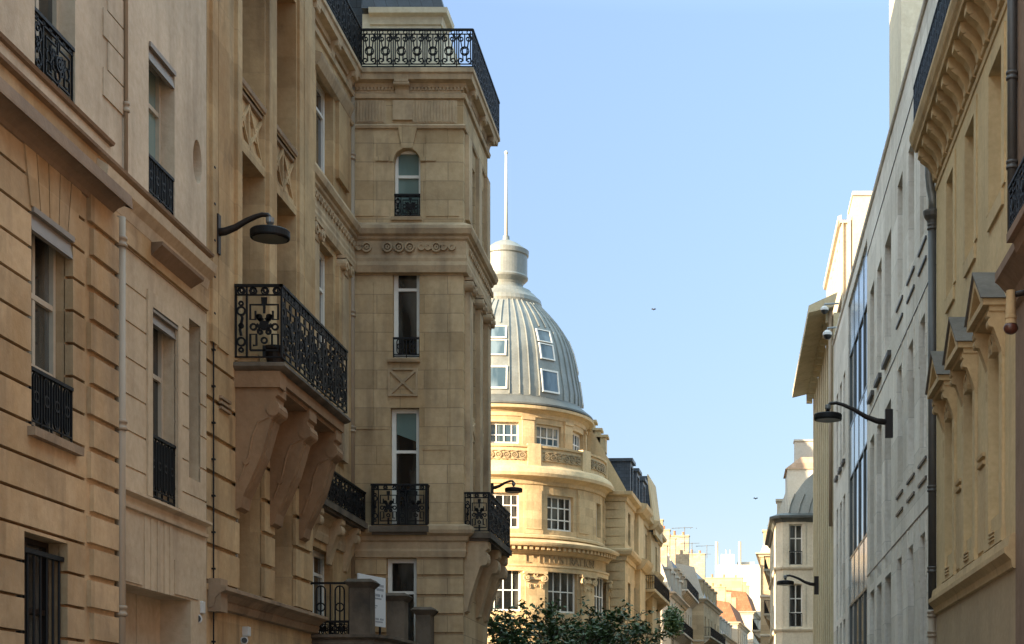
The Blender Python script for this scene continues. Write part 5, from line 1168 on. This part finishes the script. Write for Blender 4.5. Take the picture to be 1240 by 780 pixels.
# ---------------- cream building facing us, end of the right row
YD = 100.5; fd = Fr((0,YD),(1,0),(0,-1))
x0, x1 = Xat(940,YD), XR+1.2; H5 = Zat(628,YD)
T = Thing('apartment_building', 'pale cream building facing us with two tall windows, beyond the ribbed concrete building', 'building', (x0,YD,0))
hs = [(Xat(955.5,YD),Xat(971.5,YD),Zat(b_,YD),Zat(t_,YD)) for t_,b_ in ((635,684),(707,759),(790,835))]
mb = MB(); wall(mb, fd, x0+.4, x1+4, 0, H5, hs, -.5, 0); mb.box(fd, x0+.4, x1+4, 0, H5-.02, -12, -.5)
FQ = Fr((x0,YD),(0,1),(-1,0)); wall(mb, FQ, .5, 14, 0, H5, [(1.5+3*k,2.5+3*k,z_,z_+2.3) for k in range(4) for z_ in (1,4.5,8,11.6)], -.4, 0)
mb.hexa([(x0+.4,YD,0),(x0+.4,YD+.5,0),(x0,YD+.5,0),(x0,YD+.5,0),(x0+.4,YD,H5),(x0+.4,YD+.5,H5),(x0,YD+.5,H5),(x0,YD+.5,H5)])
T.part('wall', mb, M['pale_front'])
for h in hs: window(T, fd, *h, depth=.22, cols=2, trans=(.33,.66), rail=.85, style='bars', rail_n=-.02)
for k in range(4):
    for z_ in (1,4.5,8,11.6): window(T, FQ, 1.5+3*k,2.5+3*k,z_,z_+2.3, depth=.2, cols=2, trans=(.5,))
mb = MB(); pth = [(x0,YD+14),(x0,YD+.5),(x0+.4,YD),(x1+4,YD)]
for y in (688,763): z = Zat(y,YD); mb.sweep(pth, [(-.05,z-.1),(.07,z-.08),(.13,z+.03),(.13,z+.1),(-.05,z+.14)])
T.part('string_course', mb, M['pale_front'])
mb = MB(); mb.sweep(pth, [(-.1,H5-.25),(.08,H5-.2),(.2,H5-.02),(.38,H5+.02),(.4,H5+.16),(-.1,H5+.35)]); T.part('gutter_cornice', mb, M['lead'])
for (xx0,xx1) in ((955.5,971.5),):
    mb = MB()
    for h in hs: 
        for q in ((h[0]-.22,h[0]-.004,h[2]-.1,h[3]+.2),(h[1]+.004,h[1]+.22,h[2]-.1,h[3]+.2),(h[0]-.004,h[1]+.004,h[3]+.004,h[3]+.2)): mb.box(fd,*q,-.01,.04)
    T.part('window_surround', mb, M['pale_front'])
mb = MB(); xa = Xat(955,YD); prf = [(xa,H5+.2),(xa+.15,H5+.9),(xa+.5,H5+1.7),(xa+1.05,H5+2.45),(xa+1.8,H5+3.1),(xa+2.8,H5+3.5),(xa+6,H5+3.5),(xa+6,H5+.2)]
mb.prism(fd, prf, -9, -.35); ro = T.part('mansard_roof', mb, M['pale_zinc'])
mb = MB()
for k in range(6):
    mb.cut(); P_ = [(q[0],YD+.33,q[1]) for q in [(a_+k*.62,b_) for a_,b_ in ((xa,H5+.25),(xa+.13,H5+.9),(xa+.4,H5+1.6))]]
    mb.tube(P_, .035, 5)
T.multi('roof_seam', mb, M['zinc'], ro)
mb = MB(); yy = YD+9.3; f3 = Fr((0,yy),(1,0),(0,-1)); gx0, gx1 = Xat(953.5,yy), Xat(953.5,yy)+5; gz = Zat(568,yy); mb.box(f3, gx0, gx1, H5, gz, -4, 0); T.part('back_gable', mb, M['white'])
mb = MB(); mb.prism(f3, [(gx0-.15,gz),(gx0+.9,Zat(554,yy)),(gx1,Zat(554,yy)),(gx1,gz)], -4.1, .12); T.part('hipped_roof', mb, M['pink_tile'])
mb = MB(); mb.box(f3, Xat(963,yy), gx1, gz+.1, Zat(531,yy), -2, -1); mb.box(f3, Xat(962,yy), gx1+.1, Zat(531,yy), Zat(529,yy), -2.1, -.9); T.part('chimney', mb, M['white'])
# ================================================================== FAR STREET
house('white ended building with brick chimneys just beyond the domed building on the left', (Xat(812,132),132), 3.2, 15, 12, Zat(720,134), 1, 4, 4, 'white', 'white', 'slate', end_cols=0, chim=(0,1), chimh=1.9, balcony=(3,), roofh=3.6, cm='brick')
house('pale building with dormers in a blue mansard, second beyond the domed building', (-4.4,150), 3.2, 15, 12, 15.4, 1, 5, 4, 'pale', 'white', 'slate', chim=(0,.5,1), chimh=2.4, balcony=(4,), roofh=4.2)
house('grey roofed building with tall stacks, third beyond the domed building', (-2.4,168), 5, 18, 12, 16.2, 1, 5, 4, 'tan', 'pale', 'zinc', chim=(0,1), chimh=2.6, balcony=(3,), roofh=4.0)
house('low white building far down the left side of the street', (-.6,188), 5, 18, 12, 13.8, 1, 5, 4, 'white', 'pale', 'slate', chim=(0,), chimh=1.5, roofh=3.6)
house('orange roofed building far down the street', (1.4,210), 5, 18, 13, 16.8, 1, 5, 5, 'pale', 'pale', 'tiles', chim=(0,.5,1), chimh=1.2, roofh=3.4, dormers=False, gable=False, cm='tan')
# far white block closing the view
Yw = 262; fw_ = Fr((0,Yw),(1,0),(0,-1))
T = Thing('office_building', 'plain white block above the orange roofs closing the end of the street', 'building', (0,Yw,0))
mb = MB(); mb.box(fw_, Xat(866,Yw), Xat(925,Yw), 0, Zat(684,Yw), -10, 0); T.part('wall', mb, M['white'])
mb = MB(); mb.box(fw_, Xat(873,Yw), Xat(889,Yw), Zat(684,Yw), Zat(671,Yw), -8, -.3); mb.box(fw_, Xat(893,Yw), Xat(914,Yw), Zat(684,Yw), Zat(679,Yw), -7, -2); T.part('penthouse', mb, M['white'])
mb = MB()
for x in (868,896,879,884): 
    X_ = Xat(x,Yw); mb.tube([(X_,Yw+1,Zat(684,Yw)),(X_,Yw+1,Zat(655 if x in (868,896) else 665,Yw))], .28 if x in (868,896) else .08, 6)
T.part('antenna', mb, M['white'])
house('terracotta roofed building below the far white block', (3.9,238), 5, 14, 20, 20.4, 1, 4, 5, 'pale', 'pale', 'tiles', chim=(0,.5,1), chimh=1.2, roofh=3.8, dormers=False, gable=False, cm='tan')
# right side
house('cream building with balconies in full sun behind the pale building, right side', (Xat(937,118),118), 3.2, 16, 12, Zat(640,119), -1, 4, 5, 'pale', 'pale', 'zinc', end_cols=1, chim=(0,1), chimh=1.2, balcony=(3,4), roofh=3.4, cm='white')
house('sunlit building with stone balconies, second on the far right side', (Xat(921,140),140), 3.2, 18, 12, Zat(672,141), -1, 5, 5, 'tan', 'pale', 'zinc', end_cols=1, chim=(0,1), chimh=1.0, balcony=(3,), roofh=3.2, cm='white')
house('pale sunlit building, third on the far right side', (4.6,165), 3.2, 20, 12, 16, -1, 5, 5, 'pale', 'pale', 'zinc', chim=(0,1), chimh=1.0, balcony=(4,), roofh=3.2, cm='white')
house('cream building at the far right end of the street', (6.2,195), 3.2, 22, 12, 17, -1, 6, 5, 'white', 'pale', 'zinc', chim=(0,1), chimh=1.0, roofh=3.2, cm='white')
# TV antennas on the chimneys
GRP = 'television aerials on the far roofs'
def aerial(x,y,Y,label,n=4,h=22):
    X_ = Xat(x,Y); z = Zat(y,Y); s = Y/F0; mb = MB(); mb.tube([(X_,Y,z-h*s),(X_,Y,z)], .035, 5)
    for k in range(n): zz = z-.15-k*.0; mb.tube([(X_-1.0+k*.5,Y-.3,z-.12),(X_-1.0+k*.5,Y+.3,z-.12)], .02, 4)
    mb.tube([(X_-1.1,Y,z-.12),(X_+.7,Y,z-.05)], .025, 4); mb.tube([(X_-.5,Y,z-.9),(X_+.4,Y,z-.9)], .02, 4)
    single('aerial', mb, M['grey_zinc'], label, 'aerial', (X_,Y,z-h*s), GRP)
aerial(829,638,136,'television aerial on the brick chimney of the white ended building',5,30)
aerial(838,657,152,'small aerial above the second far roof',3,18)
aerial(856,660,160,'small aerial further back on the far roofs',3,16)
# lamps on long wall arms
def lamp(label, x, y, Y, xw, r, side, arm_dy, plate, th=.09):
    """disc lamp at pixel (x,y) hung from an arm fixed at the wall point xw"""
    X_, z = Xat(x,Y), Zat(y,Y); Xw = Xat(xw,Y); za = z+arm_dy*Y/F0
    T = Thing('street_lamp', label, 'street lamp', (Xw,Y,z), 'disc street lamps on wall arms'); s = 1 if X_ > Xw else -1
    fr = Fr((Xw,Y),(0,1),(s,0)); d = abs(X_-Xw); k = r/.33
    mb = MB(); mb.box(fr, -.07, .07, z+plate[0]*Y/F0, z+plate[1]*Y/F0, -.1, .1*k); T.part('wall_plate', mb, M['brown_iron'])
    zr = z+(plate[0]*.45+plate[1]*.55)*Y/F0
    mb = MB(); pts = [(Xw+s*d*q, Y, zr+(za-zr)*w) for q,w in ((.05,0),(.2,.06),(.38,.28),(.58,.66),(.75,.9),(.86,1.0),(.96,.98),(1.0,.8),(1.0,.55))]
    mb.tube(pts, [.072*k,.066*k,.056*k,.048*k,.042*k,.04*k,.04*k,.045*k,.05*k], 10); T.part('arm', mb, M['brown_iron'], smooth=True)
    mb = MB(); mb.tube([(X_,Y,z+.25*k),(X_,Y,za-.12*k)], .035*k, 10); mb.lathe((X_,Y), [(.01,z+.12*k),(.07*k,z+.2*k),(.07*k,z+.28*k),(.01,z+.3*k)], 12); T.part('neck', mb, M['grey_zinc'])
    mb = MB(); mb.lathe((X_,Y), [(.01,z+.11*k),(.12*k,z+.105*k),(r*.93,z+.07*k),(r,z+.05*k),(r,z-.05*k),(r*.97,z-.07*k),(r*.9,z-.06*k),(.01,z-.05*k)], 40); T.part('lamp_head', mb, M['iron'])
    mb = MB(); mb.lathe((X_,Y), [(.01,z-.052*k),(r*.86,z-.065*k),(r*.86,z-.08*k),(.01,z-.075*k)], 32); T.part('diffuser', mb, M['black'])
lamp('black disc street lamp on a curved arm on the left wall above the big balcony', 327,284,27.55,259,.335,1,-(-24),(-24,24))
lamp('black disc street lamp beyond the corner building in front of the golden turret', 622,593.5,43.05,594.3,.235,1,11,(-4,8))
lamp('black disc street lamp on a long arm on the white building, right side', 1002.5,505,46.8,1077,.41,-1,17,(-25,9))
lamp('small street lamp on a thin arm in front of the pale cream building', 951,706,82,989,.44,-1,9,(-14,8))
# security cameras
def cam(label, x, y, Y, Xw, s=1):
    X_, z = Xat(x,Y), Zat(y,Y); T = Thing('security_camera', label, 'camera', (X_,Y,z), 'bullet cameras on the left wall')
    k = MB(); f = Fr((X_,Y),(1,0),(0,-1)); k.box(f, -.07*s, .09*s, z+.1*s, z+.3*s, -.1, .05); T.part('housing', k, M['plastic'], bevel=.01)
    mb = MB(); mb.tube([(X_,Y+.05,z+.1*s),(X_,Y,z)], .03, 8); mb.tube([(X_-.08*s,Y+.08,z+.01),(X_+.02*s,Y-.12,z-.0)], .085*s, 14); T.part('body', mb, M['plastic'], smooth=False)
    mb = MB(); mb.tube([(X_+.02*s,Y-.115,z),(X_+.03*s,Y-.14,z)], .06*s, 12); T.part('lens', mb, M['black'])
    mb = MB(); mb.tube([(X_,Y,z+.2*s),(Xw,Y,z+.2*s)], .025, 8); T.part('bracket', mb, M['grey_zinc'])
cam('white bullet security camera on the left wall beside the garage opening', 240, 750, 26.8, -8.8)
cam('white security camera below the ledge of the ochre loggia building', 297, 776, 29.2, -8.8, .85)
def dome_cam(label, x, y, Y, r, Xw):
    X_, z = Xat(x,Y), Zat(y,Y); T = Thing('security_camera', label, 'camera', (X_,Y,z), 'dome cameras under the eave')
    mb = MB(); mb.lathe((X_,Y), [(.01,z+r*1.1),(r*.5,z+r),(r*1.0,z+r*.5),(r,z-.0),(.01,z-.0)], 18); T.part('hood', mb, M['plastic'])
    mb = MB(); mb.lathe((X_,Y), [(r*.9,z-.001),(r*.8,z-r*.5),(r*.4,z-r*.85),(.01,z-r*.95)], 18); T.part('dome_lens', mb, M['black'], smooth=True)
    mb = MB(); mb.tube([(X_,Y,z+r),(X_,Y,z+r*1.5),(Xw,Y,z+r*1.7)], .05, 8); T.part('bracket', mb, M['grey_zinc'])
dome_cam('upper dome security camera under the wide concrete eave', 998.5, 376, 77.6, .2, 5.4)
dome_cam('lower dome security camera under the wide concrete eave', 1002, 406, 77.4, .23, 5.4)
# birds
def bird(x,y,Y,label,sp=.17):
    X_, z = Xat(x,Y), Zat(y,Y); mb = MB()
    mb.lathe((X_,Y), [(.01,z-.05),(.045,z-.02),(.05,z),(.035,z+.03),(.01,z+.05)], 8)
    mb.loft([(X_-.02,Y-.12,z),(X_+.02,Y-.12,z),(X_+.05,Y+.1,z),(X_-.05,Y+.1,z)],[(X_-.01,Y-.12,z+.03),(X_+.01,Y-.12,z+.03),(X_+.03,Y+.1,z+.03),(X_-.03,Y+.1,z+.03)])
    for s in (-1,1): mb.loft([(X_,Y-.06,z),(X_+s*sp*.5,Y-.08,z+.07),(X_+s*sp,Y+.02,z+.03),(X_+s*.05,Y+.06,z)],[(X_,Y-.06,z+.02),(X_+s*sp*.5,Y-.08,z+.085),(X_+s*sp,Y+.02,z+.04),(X_+s*.05,Y+.06,z+.02)])
    single('bird', mb, M['bird'], label, 'bird', (X_,Y,z), 'birds in the sky')
bird(791.5,375,110,'tiny dark bird flying high in the open sky to the right of the dome'); bird(915,604,110,'tiny dark bird flying low in the sky just left of the pale cream building')
# tree
def tree(X_,Y,H,rad,label,seed=3,n=5200,leaf=.115):
    r_ = random.Random(seed); T = Thing('tree', label, 'tree', (X_,Y,0), 'street trees before the turret'); mb = MB(); lf = MB(); tips = []
    mb.tube([(X_,Y,0),(X_+.05,Y,1.5),(X_-.05,Y+.05,3.0),(X_+.05,Y,4.4)], [.2,.16,.13,.1], 10)
    for i in range(26):
        a = i*2.4+r_.uniform(-.3,.3); z0 = 2.4+2.4*r_.random(); L_ = rad*r_.uniform(.65,1.12); top = z0+r_.uniform(.9,1.0)*(H-z0)*(1-.45*(L_/rad)*r_.random())
        P = [Vector((X_,Y,z0))]
        for k in range(1,6):
            t = k/5; P.append(Vector((X_+math.cos(a)*L_*t**.9+r_.uniform(-.15,.15), Y+math.sin(a)*L_*t**.9+r_.uniform(-.15,.15), z0+(top-z0)*t**1.15+r_.uniform(-.1,.1))))
        mb.tube(P, [.07,.055,.042,.03,.02,.01], 6)
        for k in range(2,6):
            for j in range(5):
                b0 = P[k]; d = Vector((r_.gauss(0,1),r_.gauss(0,1),r_.gauss(.35,.8))).normalized()*r_.uniform(.4,1.0); e_ = b0+d
                mb.tube([b0,b0+d*.5+Vector((0,0,.05)),e_], [.012,.009,.004], 4); tips += [(b0,e_)]
    for b0,e_ in tips:
        for j in range(n//len(tips)+1):
            t = r_.uniform(.25,1.08); c = b0.lerp(e_,t)+Vector((r_.gauss(0,.10),r_.gauss(0,.10),r_.gauss(0,.08))); s = leaf*r_.uniform(.6,1.3)
            u = Vector((r_.gauss(0,1),r_.gauss(0,1),r_.gauss(0,.5))).normalized(); w = u.cross(Vector((r_.gauss(0,.5),r_.gauss(0,.5),1))).normalized()
            o = len(lf.v); lf.v += [tuple(c-u*s),tuple(c-w*s*.55),tuple(c+u*s),tuple(c+w*s*.55)]; lf.f.append((o,o+1,o+2,o+3))
    T.part('trunk', mb, M['bark'], smooth=True)
    me = bpy.data.meshes.new('crown'); me.from_pydata([(v[0]-X_,v[1]-Y,v[2]) for v in lf.v],[],lf.f); me.materials.append(M['leaf']); o = bpy.data.objects.new('crown',me); COL.objects.link(o); o.parent = T.o
tree(Xat(668,66),66,7.15,2.9,'dark green street tree in front of the golden turret, left of the pair',3,9000)
tree(Xat(738,74),74,7.3,2.2,'thinner street tree right beside the first, below the turret wing',9,5200)
# shrub on the roof terrace
T = Thing('shrub', 'small green shrub on the low roof beside the domed building', 'shrub', (Xat(815,128),128,9.0)); r_ = random.Random(5); lf = MB()
for i in range(900):
    c = Vector((Xat(815,128)+r_.gauss(0,.34),128+r_.gauss(0,.34),10.9+r_.gauss(0,.5))); s = .16*r_.uniform(.6,1.3); u = Vector((r_.gauss(0,1),r_.gauss(0,1),r_.gauss(0,1))).normalized(); w = u.orthogonal().normalized(); o = len(lf.v); lf.v += [tuple(c-u*s),tuple(c-w*s*.6),tuple(c+u*s),tuple(c+w*s*.6)]; lf.f.append((o,o+1,o+2,o+3))
T.part('foliage', lf, M['leaf']); mb = MB(); mb.tube([(Xat(815,128),128,9.0),(Xat(815,128),128,11.2)], .04, 6); T.part('stem', mb, M['bark'])
# ground, road, pavements
def sheet(name, x0,x1,y0,y1,z,mat):
    mb = MB(); mb.v = [(x0,y0,z),(x1,y0,z),(x1,y1,z),(x0,y1,z)]; mb.f = [(0,1,2,3)]; return structure(name, mb, M[mat])
sheet('ground', -900,900,-300,2500,-.01,'ground')
sheet('road', -4.4,2.4,-40,400,-.004,'asphalt')
def kerb(name,x0,x1,y0,y1):
    mb = MB(); f = Fr((0,0),(0,1),(1,0)); mb.box(f,y0,y1,-.05,.12,x0,x1); structure(name, mb, M['paving'])
kerb('pavement',-8.75,-4.6,-40,60); kerb('pavement',2.6,5.2,-40,100); kerb('pavement',-13,-4.6,88,400)
for x0,x1,y0,y1 in ((-4.6,-4.42,-40,60),(2.42,2.6,-40,100),(-4.6,-4.42,88,400)):
    mb = MB(); f = Fr((0,0),(0,1),(1,0)); mb.box(f,y0,y1,-.05,.125,x0+.002,x1-.002); structure('kerb', mb, M['kerb'])
mb = MB()
for i in range(40): y = -20+i*5; o = len(mb.v); mb.v += [(-1.06,y,0),(-.94,y,0),(-.94,y+2,0),(-1.06,y+2,0)]; mb.f.append((o,o+1,o+2,o+3))
structure('road_marking', mb, M['roadpaint'])
# ------------------------------------------------------------------ camera, light
sc = bpy.context.scene
cd = bpy.data.cameras.new('camera'); co_ = bpy.data.objects.new('camera', cd); COL.objects.link(co_)
co_.location = (0,0,EYE); co_.rotation_euler = (R(90),0,0)
cd.sensor_width = 36; cd.lens = 36*F0/1240; cd.shift_x = -(CX-620)/1240; cd.shift_y = (CY-390)/1240; cd.clip_end = 5000; cd.clip_start = .1
sc.camera = co_
SEL, SAZ = 12.0, 231.0     # sun elevation, compass bearing it shines from (0 = +Y, clockwise)
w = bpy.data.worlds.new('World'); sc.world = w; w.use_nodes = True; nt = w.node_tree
sk = nt.nodes.new('ShaderNodeTexSky'); sk.sky_type = 'NISHITA'; sk.sun_disc = False; sk.sun_elevation = R(SEL); sk.sun_rotation = R(SAZ)
sk.altitude = 50; sk.air_density = 1.0; sk.dust_density = 0.6; sk.ozone_density = 1.5
bg = nt.nodes['Background']; bg.inputs['Strength'].default_value = .15; 
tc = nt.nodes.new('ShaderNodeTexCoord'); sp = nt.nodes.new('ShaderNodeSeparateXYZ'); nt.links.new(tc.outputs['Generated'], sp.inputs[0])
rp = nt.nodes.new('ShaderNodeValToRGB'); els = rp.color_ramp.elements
SKY = [(0.0,(.062,.055,.062)),(.17,(.088,.081,.088)),(.41,(.143,.131,.137)),(.52,(.30,.26,.20)),(.72,(.74,.585,.40)),(1.0,(1.0,.80,.55))]  # elevation ramp: sky dimmed in view, made brighter and warmer overhead to lift shade
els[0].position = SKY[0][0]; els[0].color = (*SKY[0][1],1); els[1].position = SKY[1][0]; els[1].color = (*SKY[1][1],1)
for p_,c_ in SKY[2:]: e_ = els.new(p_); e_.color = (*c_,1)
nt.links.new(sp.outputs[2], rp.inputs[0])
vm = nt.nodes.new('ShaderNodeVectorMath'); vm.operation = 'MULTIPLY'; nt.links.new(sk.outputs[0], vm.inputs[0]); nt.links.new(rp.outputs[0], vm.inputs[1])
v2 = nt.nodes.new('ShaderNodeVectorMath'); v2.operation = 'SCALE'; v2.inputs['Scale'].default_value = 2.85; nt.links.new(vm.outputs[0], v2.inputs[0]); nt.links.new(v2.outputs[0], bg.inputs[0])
sd = bpy.data.lights.new('sun','SUN'); sd.energy = 2.8; sd.angle = R(.6); sd.color = (1,.79,.54)
so = bpy.data.objects.new('sun', sd); COL.objects.link(so)
d = Vector((math.sin(R(SAZ))*math.cos(R(SEL)), math.cos(R(SAZ))*math.cos(R(SEL)), math.sin(R(SEL))))
so.rotation_euler = d.to_track_quat('Z','Y').to_euler(); so.location = (0,0,60)
sc.view_settings.view_transform = 'Standard'; sc.view_settings.look = 'None'; sc.view_settings.gamma = 1; sc.view_settings.exposure = 2.7
sc.render.engine = 'CYCLES'; sc.cycles.max_bounces = 8; sc.cycles.diffuse_bounces = 5
